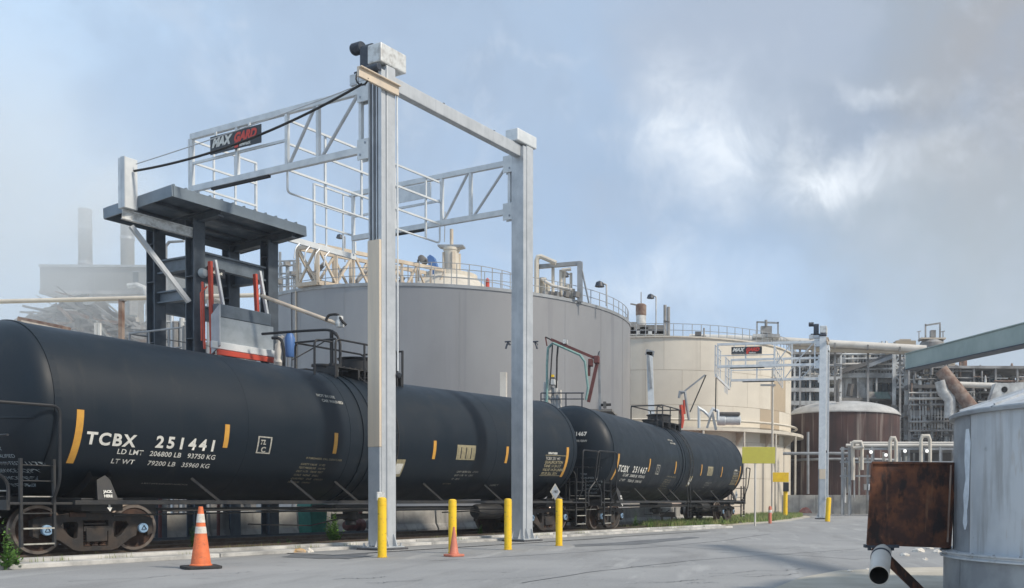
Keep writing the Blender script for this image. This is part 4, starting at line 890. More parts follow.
# ---------------------------------------------------------------- yellow signs and small posts by the verge
t = thing('yellow_sign', 'large blank yellow-green rectangular sign at the end of the farther tank car', 'sign', gp(755, 526))
s_ = t.location.y/F
q = MB(); wq, hq = 33*s_/2, 16.5*s_; z0 = at(755, 463.5, t.location.y).z; q.bx(-wq+.15, wq+.15, -.03, -.005, z0, z0+hq); q.build('board', 'sign_yellow', t, .01)
q = MB(); q.tube([(0, .02, 0), (0, .02, z0+hq*.9)], .045, 8); q.build('post', 'pipe_white', t)
q = MB(); q.bar((-wq+.2, .01, z0+hq*.3), (wq+.1, .01, z0+hq*.3), .03, .05); q.build('stiffener', 'galvanized', t)
t = thing('yellow_sign', 'small bright yellow sign above an orange post, right of the larger sign', 'sign', gp(784, 517.5))
Yq = t.location.y; s_ = Yq/F; z0 = at(780, 482, Yq).z
q = MB(); q.bx(-11.5*s_, 4.5*s_, -.04, -.01, z0, z0+9.5*s_); q.build('board', 'bollard_yellow', t, .01)
q = MB(); q.bx(-1*s_, 4.5*s_, -.12, .12, z0-9.5*s_, z0-.02); q.build('control_box', 'sign_black', t, .02)
q = MB(); q.tube([(1.5*s_, .1, 0), (1.5*s_, .1, z0-9.3*s_)], .15, 12); q.build('post', 'bollard_yellow', t)
t = thing('marker_post', 'short faded pink marker post in the grass right of the large yellow sign', 'post', gp(770, 523.5)); s_ = t.location.y/F
q = MB(); q.lathe([(0, 0), (.085, 0), (.085, .82), (.05, .88), (0, .9)], n=16); q.build('post', 'cone_faded', t)
q = MB(); q.lathe([(.087, .55), (.09, .56), (.09, .68), (.087, .69)], n=16); q.build('band', 'white_paint', t)
t = thing('light_pole', 'thin white pole rising beside the small yellow sign, in front of the beige tank', 'pole', gp(772, 516)); s_ = t.location.y/F
q = MB(); q.tube([(0, 0, 0), (0, 0, at(772, 368, t.location.y).z)], .085, 8); q.build('pole', 'beige_light', t)
q = MB(); q.bx(-.9, .2, -.1, .1, at(772, 386, t.location.y).z, at(772, 385, t.location.y).z+.05); q.build('cross_arm', 'pipe_grey', t)
# ---------------------------------------------------------------- vegetation, litter
def weed(px, py, h, n, label, spread=.16, bushy=False):
    p = gp(px, py); rr = random.Random(int(px*7)); q = MB(); ls = MB()
    for k in range(n):
        a = rr.uniform(0, 6.28); b = rr.uniform(.1, 1)*spread; top = Vector((math.cos(a)*b, math.sin(a)*b, h*rr.uniform(.55, 1)*(1-.55*b/spread)))
        st_ = Vector((math.cos(a)*b*.2, math.sin(a)*b*.2, 0)); mid = st_.lerp(top, .5)+Vector((0, 0, .1*h)); q.tube([st_, mid, top], .005, 4)
        for j in range(26):
            c_ = st_.lerp(top, .15+.85*j/15)+Vector((rr.uniform(-.015, .015), rr.uniform(-.015, .015), 0)); a2 = rr.uniform(0, 6.28); l_ = rr.uniform(.06, .13)*(1.15-.5*j/15)*(h/.5)**.5
            e = Vector((math.cos(a2), math.sin(a2), rr.uniform(.1, .9))).normalized(); s_ = e.cross(Vector((0, 0, 1))).normalized()*l_*.26
            ls.add([c_, c_+e*l_*.5+s_, c_+e*l_, c_+e*l_*.5-s_], [(0, 1, 2, 3)])
    t = thing('weed_plant', label, 'weed', p); q.build('stems', 'weed_green', t); f = ls.build('leaves', 'weed_green', t); f['kind'] = 'stuff'; return t
weed(4, 570, .62, 12, 'bushy green weed at the left picture edge beside the kerb', .16); weed(14, 569, .40, 10, 'lower green weed just right of the bushy weed at the left edge', .12)
weed(195, 551.5, .62, 9, 'leafy weed growing behind the tall orange cone', .09)
weed(334, 545.5, .86, 26, 'upright feathery weed between the kerb and the near gantry mast', .2)
weed(279, 547.5, .16, 5, 'tiny weed sprout on the kerb left of the tan litter', .06); weed(288, 547, .22, 5, 'second small weed sprout on the kerb, right beside the tiniest one', .06)
weed(480, 536, .42, 8, 'small weed under the near tank car between two bollards', .07)
weed(613, 531, .85, 12, 'tall weed in front of the farther car wheels', .22); weed(635, 529, .55, 10, 'weed right of the tall weed in front of the farther car', .16); weed(651, 529, .45, 8, 'low weed at the end of the concrete kerb', .16)
gm = MB(); rr = random.Random(5)
verge = [gp(648, 529.5), gp(700, 526), gp(745, 523), gp(780, 520.5), gp(804, 516.5), gp(790, 512.5)]
inner = [gp(640, 526), gp(690, 521), gp(735, 517), gp(770, 513.5), gp(784, 511.5), gp(788, 511)]
for k in range(26000):
    u = rr.random()*(len(verge)-1.001); i = int(u); f_ = u-i; v_ = rr.random(); p = verge[i].lerp(verge[i+1], f_).lerp(inner[i].lerp(inner[i+1], f_), v_)
    if noise.noise(Vector((p.x*.7, p.y*.7, 0))) < -.22 and rr.random() < .8: continue
    h = rr.uniform(.08, .34); a = rr.uniform(0, 6.28); d_ = Vector((math.cos(a), math.sin(a), 0)); l_ = Vector((rr.uniform(-.5, .5), rr.uniform(-.5, .5), 1)).normalized()*h
    gm.add([p-d_*.02, p+d_*.02, p+l_], [(0, 1, 2)])
tag(gm.build('grass', 'grass_green'), 'patchy green and straw grass verge between track and road', 'grass', kind='stuff')
gm = MB()
for k in range(5200):
    s_ = rr.uniform(-8, 28); n_ = rr.choice((-1.25, -1.3, -1.2, .9, -1.98)); p = tk(s_, n_+rr.uniform(-.08, .08))
    if noise.noise(Vector((s_*.9, n_*3, 4))) < .12: continue
    h = rr.uniform(.03, .12); a = rr.uniform(0, 6.28); d_ = Vector((math.cos(a), math.sin(a), 0)); gm.add([p-d_*.01, p+d_*.01, p+Vector((rr.uniform(-.4, .4)*h, rr.uniform(-.4, .4)*h, h+.1))], [(0, 1, 2)])
tag(gm.build('kerb_grass', 'grass_green'), 'thin tufts of grass in the gaps along the kerb and rail', 'grass', kind='stuff')
gm = MB()
for k in range(9000):
    i = rr.randrange(8, len(PATH)-12); a = PATH[i].lerp(PATH[i+1], rr.random()); n_ = rr.choice((rr.uniform(-1.3, 3.0), rr.uniform(-1.3, -.8))); td = (PATH[i+1]-PATH[i]).normalized(); p = a+Vector((-td.y, td.x, 0))*n_
    s_ = rr.uniform(.018, .05); gm.add([p+Vector((rr.uniform(-1, 1)*s_, rr.uniform(-1, 1)*s_, 0)), p+Vector((s_, -s_*.5, 0)), p+Vector((-.3*s_, s_, 0)), p+Vector((0, 0, s_*.9))], [(0, 1, 3), (1, 2, 3), (2, 0, 3)])
tag(gm.build('ballast_stones', 'gravel'), 'loose ballast stones scattered between the rails', 'gravel', kind='stuff')
def lump(px, py, sx, sy, sz, mt, name, label, cat, seed=1):
    p = gp(px, py); rr = random.Random(seed); vs_ = []; fs = []; q = MB(); n = 9
    prof = [(0.02, 1), (.5, .85), (.85, .5), (1, .15), (.9, 0)]
    for r, z in prof:
        for j in range(n): a = 2*math.pi*j/n; k = rr.uniform(.75, 1.15); vs_.append((sx*r*k*math.cos(a), sy*r*k*math.sin(a), sz*z*rr.uniform(.7, 1.1)))
    for i in range(4):
        for j in range(n): fs.append((i*n+j, i*n+(j+1) % n, (i+1)*n+(j+1) % n, (i+1)*n+j))
    q.add(vs_, fs); o = q.build(name, mt); o.location = p; return tag(o, label, cat)
lump(299, 553, .20, .12, .11, 'litter_tan', 'litter', 'crumpled orange-tan litter lying against the kerb', 'litter', 3)
lump(309, 553, .10, .09, .12, 'cone_band', 'litter', 'pale crumpled paper touching the orange-tan litter', 'litter', 4)
# ---------------------------------------------------------------- helpers for the far plant: pixel extents at a real depth
def wx(px, Y): return at(px, HZ, Y).x
def wz(py, Y, px=600): return at(px, py, Y).z
def pbox(q, x0, x1, y0, y1, Y, dep, o=Vector((0, 0, 0))):
    a = at(x0, y1, Y); b = at(x1, y0, Y); q.bx(a.x-o.x, b.x-o.x, Y-o.y, Y+dep-o.y, a.z-o.z, b.z-o.z); return q
def part_box(par, name, mt, x0, x1, y0, y1, Y, dep, bevel=0):
    return pbox(MB(), x0, x1, y0, y1, Y, dep, par.location).build(name, mt, par, bevel)
def part_tube(par, name, mt, pts, r, n=8, Y=None):
    P = [Vector(at(*p)) - par.location for p in pts]; q = MB(); q.tube(P, r, n); return q.build(name, mt, par)
def part_bar(par, name, mt, a, b, w_, h_=None):
    q = MB(); q.bar(Vector(at(*a))-par.location, Vector(at(*b))-par.location, w_, h_ or w_); return q.build(name, mt, par)
def ring_rail(par, R, z, a0, a1, n, h=1.1, mt='pipe_grey', r=.035, c_=(0, 0)):
    post = None
    for i in range(n+1):
        a = a0+(a1-a0)*i/n; p = (c_[0]+R*math.cos(a), c_[1]+R*math.sin(a), z)
        if post is None: q = MB(); q.tube([(0, 0, 0), (0, 0, h)], r, 5); post = q.build('rail_post', mt, par, loc=p)
        else: again(post, p, par)
    for f_ in (.5, 1):
        q = MB(); q.tube([(c_[0]+R*math.cos(a0+(a1-a0)*i/48), c_[1]+R*math.sin(a0+(a1-a0)*i/48), z+h*f_) for i in range(49)], r*.8, 5); q.build('handrail', mt, par)
def lamp(px, py0, py1, Y, label, parent_loc=None):
    p = at(px, py1, Y); h = at(px, py0, Y).z-p.z; t = thing('flood_light', label, 'light', p)
    q = MB(); q.tube([(0, 0, 0), (0, 0, h), (-.25, 0, h+.12)], .05, 6); q.build('pole', 'pipe_grey', t); q = MB(); q.lathe([(0, 0), (.28, -.1), (.2, .15), (0, .25)], (-.4, 0, h), n=10); q.build('lamp_head', 'motor_dark', t); return t
# ---------------------------------------------------------------- behind the track at ground level
blk = None
for i in range(13):
    s_ = 1.5+i*3.06; p = tk(s_, 5.0+.0*i)
    if blk is None:
        t = thing('concrete_barrier', 'x', 'barrier', p, PH, 'concrete barriers in a row behind the tank cars')
        q = MB(); q.prism([(-.25, 0), (.25, 0), (.25, .12), (.14, .3), (.10, .78), (-.10, .78), (-.14, .3), (-.25, .12)], (1.5, 0, 0), (0, 1, 0), (0, 0, 1), (1, 0, 0), 2.98); q.build('body', 'concrete_old', t, .02); blk = t
    else: t = dup(blk, p, PH+random.uniform(-.01, .01))
    t['label'] = 'worn grey concrete barrier in the row seen under the tank cars'
m = MB(); ribbon(m, PATH, 3.25, 15, .006); structure(m, 'plant_pavement', 'concrete_apron')
t = thing('drip_pan', 'long dark steel pan lying beyond the rails under the near tank car', 'pan', tk(8.2, 2.2), PH)
q = MB(); q.bx(-4.2, 4.2, -.5, .5, .0, .03); q.bx(-4.2, 4.2, -.5, -.46, .03, .22); q.bx(-4.2, 4.2, .46, .5, .03, .22); q.build('pan', 'shelter_steel', t)
t = thing('steel_curb', 'low dark steel edge strip beyond the rails', 'edge strip', tk(10, 1.55), PH); q = MB(); q.bx(-14, 14, -.05, .05, 0, .2); q.build('strip', 'rail_steel', t)
for (s_, n_, lab) in ((5.1, 3.7, 'first red post under the shelter, from the left'), (5.6, 4.1, 'second red post under the shelter, from the left'), (6.4, 3.6, 'third red post under the shelter, taller, seen below the tank car'), (7.0, 3.7, 'fourth red post under the shelter, rightmost of the four')):
    p = tk(s_, n_); t = thing('red_post', lab, 'post', p, 0, 'red posts under the shelter'); q = MB(); q.tube([(0, 0, 0), (.02, 0, 1.6)], .045, 8); q.build('post', 'maroon', t); q = MB(); q.bx(-.1, .1, -.1, .1, 0, .02); q.build('foot', 'maroon', t)
t = thing('waste_bin', 'green wheeled waste bin standing behind the near tank car', 'bin', tk(9.9, 3.4), PH)
q = MB(); q.prism([(-.26, .08), (.26, .08), (.32, .95), (-.32, .95)], (0, 0, 0), (1, 0, 0), (0, 0, 1), (0, 1, 0), .55); q.build('body', 'bin_green', t, .03)
q = MB(); q.prism([(-.34, .955), (.34, .955), (.3, 1.03), (-.3, 1.05)], (0, 0, 0), (1, 0, 0), (0, 0, 1), (0, 1, 0), .6); q.build('lid', 'bin_green', t, .02)
for y in (-.24, .24): q = MB(); q.lathe([(0, -.03), (.11, -.03), (.11, .03), (0, .03)], (.26, y, .11), (Vector((1, 0, 0)), Vector((0, 0, 1)), Vector((0, 1, 0))), 14); q.build('wheel', 'rubber', t)
o = lump(178, 533, .35, .3, .28, 'cloth_blue', 'tarpaulin', 'crumpled blue and white tarpaulin under the near tank car', 'tarpaulin', 9); o.location = tk(3.9, 2.9, .02)
for (s_, n_, h, mt_, lab) in ((11.6, 3.5, 1.0, 'maroon', 'short maroon pump post under the near car'), (2.3, 3.4, .9, 'plant_dark', 'dark pump set left of the blue tarpaulin'), (12.9, 3.9, .8, 'plant_dark', 'dark pump set behind the mast foot')):
    t = thing('pump', lab, 'pump', tk(s_, n_), PH); q = MB(); q.bx(-.4, .4, -.2, .2, 0, .12); q.build('base', 'shelter_steel', t, .02); ax_ = (Vector((0, 1, 0)), Vector((0, 0, 1)), Vector((1, 0, 0)))
    q = MB(); q.lathe([(0, -.38), (.14, -.36), (.17, -.3), (.17, .02), (.1, .06), (.1, .12), (.2, .14), (.2, .3), (0, .32)], (0, 0, .36), ax_, 16); q.build('motor', mt_, t); q = MB(); q.tube([(.25, 0, .4), (.25, 0, h)], .06, 8); q.build('riser', mt_, t)
m = MB(); a = [gp(664, 522), gp(700, 520.5), gp(752, 513), gp(745, 509), gp(690, 510.5), gp(652, 514)]; m.add([(p.x, p.y, .02) for p in a], [(0, 1, 2, 3, 4, 5)]); structure(m, 'red_ground', 'red_clay')
t = thing('track_sign', 'low weathered wooden trackside board under the farther tank car', 'board', gp(667, 525)); s_ = t.location.y/F
q = MB(); q.bx(-7*s_, 8*s_, -.03, .03, 8*s_, 13*s_); q.build('board', 'timber', t); 
for x in (-5, 5): q = MB(); q.bx(x*s_-.04, x*s_+.04, -.02, .05, 0, 8*s_); q.build('leg', 'timber', t)
# ---------------------------------------------------------------- big grey tank
GT = Vector((-15.8, 61.5, 0)); GR, GH = 11.3, 12.33
gt = thing('storage_tank', 'huge grey cylindrical storage tank with streaked wall behind the gantries', 'storage tank', GT)
q = MB(); q.lathe([(GR-.1, 0), (GR, 0), (GR, GH)], n=160); q.build('wall', 'tank_grey', gt)
q = MB(); q.lathe([(GR+.001, GH-.16), (GR+.05, GH-.15), (GR+.05, GH+.02), (GR-.1, GH+.02)], n=160, smooth=False); q.build('rim', 'pipe_grey', gt)
q = MB(); q.lathe([(GR-.1, GH-.02), (4.2, GH+1.0), (0, GH+1.15)], n=96); q.build('roof', 'beige_steel', gt)
q = MB(); q.lathe([(3.6, GH+.95), (3.2, GH+1.5), (1.6, GH+2.75), (1.6, GH+3.0), (0, GH+3.0)], n=40, smooth=False); q.build('drive_platform', 'beige_light', gt)
q = MB(); q.lathe([(.46, GH+2.8), (.46, GH+4.5), (.52, GH+4.55), (.52, GH+4.7), (0, GH+4.7)], n=24); q.build('drive_housing', 'beige_light', gt)
for k in range(4):
    a = k*math.pi/2+.5; q = MB(); q.bx(-.1, .1, .46, .56, GH+3.0, GH+4.4); o = q.build('rib', 'beige_steel', gt); o.rotation_euler = (0, 0, a)
q = MB(); q.prism([(-.3, 0), (.3, 0), (.8, .1), (.8, .2), (-.8, .2), (-.8, .1)], (0, 0, GH+4.65), (1, 0, 0), (0, 0, 1), (0, 1, 0), .7); q.build('cap_plate', 'pipe_grey', gt)
q = MB(); q.tube([(0, 0, GH+4.85), (0, 0, GH+5.9)], .11, 10); q.build('shaft', 'beige_steel', gt); q = MB(); q.tube([(-.45, 0, GH+5.1), (-.4, 0, GH+7.0)], .03, 6); q.build('aerial', 'pipe_grey', gt)
q = MB(); q.prism([(.0, 0), (.28, 0), (.42, .3), (.12, 1.2), (-.12, 1.35), (-.3, 1.2), (-.24, .8)], (-.85, -1.2, GH+2.6), (1, 0, 0), (0, 0, 1), (0, 1, 0), .5); q.build('belt_guard', 'motor_blue', gt, .03)
q = MB(); q.lathe([(0, -.4), (.22, -.35), (.22, .4), (0, .45)], (-1.5, -1.1, GH+3.7), (Vector((1, 0, 0)), Vector((0, 0, 1)), Vector((0, 1, 0))), 14); q.tube([(-1.8, -1.1, GH+2.2), (-1.8, -1.1, GH+3.7)], .06, 6); q.build('drive_motor', 'plant_mid', gt)
q = MB(); q.lathe([(0, 0), (.12, 0), (.12, .7), (0, .8)], (3.0, -3.3, GH+1.3), n=10); q.build('red_extinguisher', 'red_paint', gt)
ring_rail(gt, 4.6, GH+1.0, R_(-190), R_(10), 22, 1.7, r=.03); ring_rail(gt, GR-.12, GH, R_(-150), R_(25), 40, .85, r=.025)
q = MB(); post = None
for k in range(11):
    a = R_(-150+k*15.3); q = MB(); q.bx(GR, GR+.008, -.015, .015, .1, GH-.17); o = q.build('wall_seam', 'tank_grey', gt); o.rotation_euler = (0, 0, a)
# truss bridge running from the rim to the centre
bA = Vector((-4.9, -10.4, GH+.12)); bB = Vector((-.6, -1.6, GH+.9)); bd = (bB-bA).normalized(); bn = Vector((-bd.y, bd.x, 0)).normalized(); bl_ = (bB-bA).length
for s_ in (-1, 1):
    for z in (0, 1.95): q = MB(); q.bar(bA+bn*s_*.75+Vector((0, 0, z)), bB+bn*s_*.75+Vector((0, 0, z)), .16, .2); q.build('bridge_chord', 'beige_steel', gt)
    for k in range(8):
        a = bA+bn*s_*.75+bd*(bl_*k/8); b = bA+bn*s_*.75+bd*(bl_*(k+1)/8); q = MB(); q.bar(a, a+Vector((0, 0, 1.95)), .13); q.build('bridge_post', 'beige_steel', gt)
        q = MB(); q.bar((a if k % 2 else b)+Vector((0, 0, .1)), (b if k % 2 else a)+Vector((0, 0, 1.85)), .11); q.build('bridge_diagonal', 'beige_steel', gt)
for k in range(2):
    z = 1.95*k; q = MB(); q.bar(bA-bn*.75+Vector((0, 0, z)), bA+bn*.75+Vector((0, 0, z)), .16, .2); q.build('end_beam', 'beige_steel', gt)
for (u, v) in ((-1, 1), (1, -1)): q = MB(); q.bar(bA+bn*u*.7, bA+bn*v*.7+Vector((0, 0, 1.95)), .1); q.build('end_brace', 'beige_steel', gt)
q = MB(); q.bar(bA+bd*.3+Vector((0, 0, .15)), bB+Vector((0, 0, .15)), 1.3, .06); q.build('walkway', 'plant_mid', gt)
for k in range(5): q = MB(); q.tube([bA+bd*(.6+k*1.5)+bn*.3+Vector((0, 0, .5)), bA+bd*(1.4+k*1.5)+bn*.3+Vector((0, 0, 1.3))], .12, 8); q.build('bridge_pipe', 'plant_mid', gt)
for (x, y0) in ((205, 0), (322, 0)): pass
q = MB(); a = R_(-123); q.bx(GR, GR+.06, -.04, .04, .2, GH-.1); o = q.build('pipe_run', 'pipe_grey', gt); o.rotation_euler = (0, 0, a)
q = MB(); q.bx(GR, GR+.06, -.04, .04, .2, GH-.1); o = q.build('pipe_run', 'beige_steel', gt); o.rotation_euler = (0, 0, R_(-120.8))
for (px_, py_) in ((466, 343), (532, 344)):
    pass
# loops fixed to the wall
# rack of pipes on the roof edge (gallows)
t = thing('gallows_frame', 'steel pipe gallows standing on the right roof edge of the grey tank', 'pipe frame', at(560, 296, 54.5)); o_ = t.location
Yg = 54.5
part_bar(t, 'post', 'pipe_grey', (537, 296, Yg), (537, 261, Yg), .22); part_bar(t, 'post', 'pipe_grey', (580, 302, Yg), (580, 262, Yg), .28)
part_bar(t, 'crossbeam', 'pipe_grey', (535.5, 267, Yg), (581, 263.2, Yg), .2, .22); part_bar(t, 'back_brace', 'pipe_grey', (581, 266, Yg), (589, 303, Yg-.2), .08)
part_tube(t, 'bend_pipe', 'beige_light', [(536.5, 293, Yg-.3), (536.5, 261, Yg-.3), (538, 257, Yg-.3), (541, 256.5, Yg-.3), (556, 263, Yg-.3)], .13)
for (x, y0, y1, r_) in ((553, 265, 298, .09), (561, 270, 300, .1), (564.5, 269, 301, .07), (571, 273, 301, .08), (543, 278, 297, .2), (548, 284, 298, .12), (568, 285, 301, .16), (573, 289, 301, .12)):
    part_tube(t, 'riser', 'beige_light', [(x, y1, Yg+.2), (x, y0, Yg+.2)], r_)
part_tube(t, 'cross_pipe', 'pipe_white', [(541, 279, Yg-.1), (553, 286, Yg-.1), (572, 290, Yg-.1)], .09); part_tube(t, 'cross_pipe', 'pipe_white', [(562, 270, Yg), (571, 269, Yg)], .1)
for x in (545, 551, 557, 566, 576): part_tube(t, 'valve', 'plant_mid', [(x, 297, Yg-.3), (x+1, 292, Yg-.3)], .2, 6)
lamp(606.5, 285, 306, 55.5, 'flood light on a thin pole on the grey tank roof edge'); lamp(656, 297, 333, 70, 'flood light pole left of centre on the beige tank roof'); lamp(571, 275, 300, 56, 'flood light on a thin pole inside the pipe gallows')
# ---------------------------------------------------------------- beige tank
BT = Vector((wx(668, 86), 86.5, 0)); BR, BH = 10.9, 13.9
bt = thing('storage_tank', 'beige cylindrical storage tank right of the grey one, with welded wall plates', 'storage tank', BT)
nc = 5; hts = [0, 2.9, 5.8, 8.6, 11.3, BH]
for c_i in range(nc):
    for k in range(14):
        a0 = R_(-180+k*15+(7.5 if c_i % 2 else 0)); a1 = a0+R_(15)-.0016
        if a0 > R_(20): continue
        q = MB(); q.lathe([(BR-.05, hts[c_i]+.012), (BR, hts[c_i]+.012), (BR, hts[c_i+1]-.012), (BR-.05, hts[c_i+1]-.012)], n=4, a0=a0, a1=a1)
        q.build('wall_plate', 'tank_tan' if (c_i in (2, 3) and k in (9,)) else 'tank_beige', bt)
q = MB(); q.lathe([(BR-.04, 0), (BR-.04, BH)], n=96); q.build('wall_backing', 'tank_tan', bt)
q = MB(); q.lathe([(BR+.0, BH-.1), (BR+.12, BH-.08), (BR+.12, BH+.03), (0, BH+1.1)], n=96, smooth=False); q.build('roof', 'beige_light', bt)
ring_rail(bt, BR-.05, BH, R_(-175), R_(-5), 44, 1.0, r=.03)
q = MB(); q.lathe([(BR+.002, 6.55), (BR+1.1, 6.55), (BR+1.1, 6.8), (BR+.002, 6.8)], n=96, smooth=False); q.build('ring_platform', 'beige_light', bt)
q = MB(); q.lathe([(BR+.5, 7.3), (BR+.62, 7.4), (BR+.5, 7.5), (BR+.38, 7.4), (BR+.5, 7.3)], n=96); q.build('ring_pipe', 'beige_light', bt)
for k in range(9):
    a = R_(-160+k*17); q = MB(); q.prism([(0, 0), (1.0, .9), (1.0, 1.0), (0, 1.0)], (BR*math.cos(a), BR*math.sin(a), 5.5), (math.cos(a), math.sin(a), 0), (0, 0, 1), (-math.sin(a), math.cos(a), 0), .15); q.build('bracket', 'beige_steel', bt)
    q = MB(); c_ = Vector(((BR+1.0)*math.cos(a), (BR+1.0)*math.sin(a), 0)); q.tube([c_, c_+Vector((0, 0, 6.54))], .09, 8); q.build('support_post', 'beige_light', bt)
def roof_gear(par, name, mt, x0, x1, y0, y1, Y): return part_box(par, name, mt, x0, x1, y0, y1, Y, .9)
t = thing('roof_drive', 'rusty-topped mixer drive on the left side of the beige tank roof', 'mixer drive', at(641, 330, 82)); Yr = 82
q = MB(); q.lathe([(.55, 0), (.42, .7), (.42, 1.7)], n=16); q.build('column', 'plant_pale', t); q = MB(); q.lathe([(.43, 1.2), (.45, 1.25), (.45, 2.1), (.3, 2.2), (0, 2.2)], n=16); q.build('rusty_head', 'pipe_rust', t); q = MB(); q.bar((-.9, 0, 2.2), (.2, 0, 2.0), .12); q.bar((.0, 0, 2.2), (.0, 0, 3.2), .08); q.build('top_arm', 'plant_mid', t)
for (x0, x1, y0, y1, mt_) in ((627, 637, 322, 334, 'plant_mid'), (630, 668, 331, 334.5, 'plant_pale'), (636, 664, 325, 329, 'plant_mid'), (640, 648, 327, 334, 'plant_dark'), (652, 666, 329.5, 334, 'plant_dark'), (629, 634, 327, 334, 'plant_dark')):
    part_box(t, 'platform_box', mt_, x0, x1, y0, y1, Yr-1.2, 2)
t = thing('roof_pipes', 'pair of tall dark vent pipes on the beige tank roof', 'vent pipes', at(666, 336, 80))
for x in (665, 668.5): part_tube(t, 'vent_pipe', 'plant_mid', [(x, 336, 80), (x, 305 if x < 667 else 307, 80)], .13)
part_bar(t, 'clamp', 'plant_dark', (663.5, 321, 79.9), (669.5, 322, 79.9), .1)
t = thing('roof_valve', 'small dark valve box on the middle of the beige tank roof', 'valve box', at(698, 337, 78)); part_box(t, 'box', 'plant_dark', 695, 701, 331.5, 336, 78, .6); part_box(t, 'plinth', 'plant_mid', 692, 706, 335.5, 337.5, 78, .8); part_tube(t, 'vent', 'plant_mid', [(704, 337, 78), (704, 328, 78)], .07)
t = thing('roof_frame', 'small frame with motor on the right side of the beige tank roof', 'frame', at(768, 337, 80)); 
for x in (757, 778): part_bar(t, 'post', 'pipe_grey', (x, 337, 80), (x, 322, 80), .13)
part_bar(t, 'crossbeam', 'pipe_grey', (756.5, 322, 80), (778.5, 323, 80), .13); part_box(t, 'motor', 'plant_mid', 761, 772, 326, 333, 80, .8); part_box(t, 'tray', 'plant_pale', 753, 780, 334, 337, 79.6, 1.6)
part_tube(t, 'vent', 'plant_mid', [(766, 326, 80), (766, 320, 80)], .12)
t = thing('wall_fitting', 'pale blue-grey upright arm standing against the beige tank wall', 'loading arm', at(651, 410, 55)); 
part_bar(t, 'mast', 'galv_light', (652, 430, 55), (649.5, 352, 55), .34, .3); part_bar(t, 'top_plate', 'pipe_grey', (646, 352, 55), (654, 354, 55), .3); part_bar(t, 'side_strip', 'pipe_grey', (648, 355, 54.8), (651, 388, 54.8), .14)
# thin far loading arms by the second car
t = thing('loading_crane', 'thin grey loading arm with cables and red hose above the farther car', 'loading arm', at(690, 430, 50)); Yl = 50
part_bar(t, 'strut', 'pipe_grey', (705, 375, Yl), (681, 394, Yl), .08); part_bar(t, 'cable', 'rubber', (706, 375, Yl), (690, 412, Yl), .06); part_bar(t, 'cable', 'rubber', (716, 378, Yl+1), (715.5, 412, Yl+1), .06)
part_tube(t, 'arm_head', 'pipe_grey', [(679, 398, Yl), (680, 392, Yl), (685, 392, Yl), (686, 400, Yl), (689, 420, Yl)], .07)
part_tube(t, 'red_hose', 'red_paint', [(681, 405, Yl-.2), (682.5, 420, Yl-.2), (681, 428, Yl-.2)], .1); part_tube(t, 'red_hose', 'red_paint', [(684, 400, Yl), (684.5, 414, Yl)], .06)
t = thing('loading_crane', 'grey forked loading arm behind the middle of the farther car', 'loading arm', at(715, 430, 52)); Yl = 52
part_bar(t, 'leg', 'pipe_grey', (707, 428, Yl), (712, 412, Yl), .12); part_bar(t, 'leg', 'pipe_grey', (716, 430, Yl), (712, 412, Yl), .14); part_tube(t, 'elbow', 'galv_light', [(699, 428, Yl), (699, 408, Yl), (704, 411, Yl), (709, 416, Yl), (713, 409, Yl), (718, 411, Yl), (718, 420, Yl)], .08)
t = thing('motor_unit', 'grey motor with dark end caps on the platform left of the small yellow sign', 'motor', at(729, 420, 70)); Yl = 70
q = MB(); q.lathe([(0, -.9), (.36, -.85), (.4, -.8), (.4, -.3), (.36, -.25), (.36, .8), (0, .9)], (0, 0, 0), (Vector((0, 1, 0)), Vector((0, 0, 1)), Vector((1, 0, 0))), 16); q.build('body', 'galv_light', t); q = MB(); q.bx(-.8, .8, -.4, .4, .3, .55); q.build('cover', 'plant_dark', t, .08)
# loading arm in front of the grey tank
t = thing('loading_crane', 'maroon and green loading arm standing in front of the grey tank', 'loading arm', at(565, 430, 40)); Yl = 40
part_bar(t, 'boom', 'maroon', (551, 339.5, Yl), (597, 359, Yl), .09, .11); part_tube(t, 'green_line', 'hose_green', [(553, 343, Yl-.1), (580, 355, Yl-.1), (585, 362, Yl-.1), (588, 388, Yl-.1), (586, 400, Yl-.1)], .05)
part_tube(t, 'green_hose', 'hose_green', [(553, 343, Yl+.1), (548, 348, Yl+.1), (547, 365, Yl+.1), (547, 396, Yl+.1), (546, 408, Yl+.1)], .05)
part_bar(t, 'upright', 'maroon', (598, 359, Yl), (588.5, 402, Yl), .13); part_bar(t, 'upright', 'maroon', (589.5, 360, Yl), (589, 376, Yl), .1); part_box(t, 'swivel', 'maroon', 593.5, 599, 355.5, 363, Yl-.15, .3, .03); part_box(t, 'swivel', 'maroon', 588, 592.5, 358.5, 366, Yl-.15, .3, .03)
part_bar(t, 'link', 'rubber', (551.5, 340, Yl), (545.5, 337, Yl), .05); part_bar(t, 'link', 'maroon', (545.5, 337, Yl), (547, 346, Yl), .05); part_box(t, 'lamp_box', 'galv_head', 563, 567, 339.5, 343.5, Yl-.1, .25)
part_tube(t, 'drop_wire', 'rubber', [(558, 346, Yl), (557, 358, Yl), (556.5, 388, Yl)], .04, 6); part_tube(t, 'drop_wire', 'rubber', [(552.5, 345, Yl), (550, 385, Yl)], .03, 6)
part_bar(t, 'grey_mast', 'pipe_grey', (599, 352, Yl+.2), (600, 410, Yl+.2), .1, .14); part_bar(t, 'aerial', 'rubber', (599.5, 351, Yl), (597, 358, Yl), .03)
part_tube(t, 'hand_valve', 'rubber', [(601, 405, Yl), (611, 404.5, Yl)], .06, 6); part_box(t, 'valve_body', 'plant_dark', 603, 606, 401.5, 408, Yl-.1, .25)
t = thing('work_platform', 'pale platform with valves and railing beneath the maroon loading arm', 'platform', at(560, 430, 41)); Yl = 41
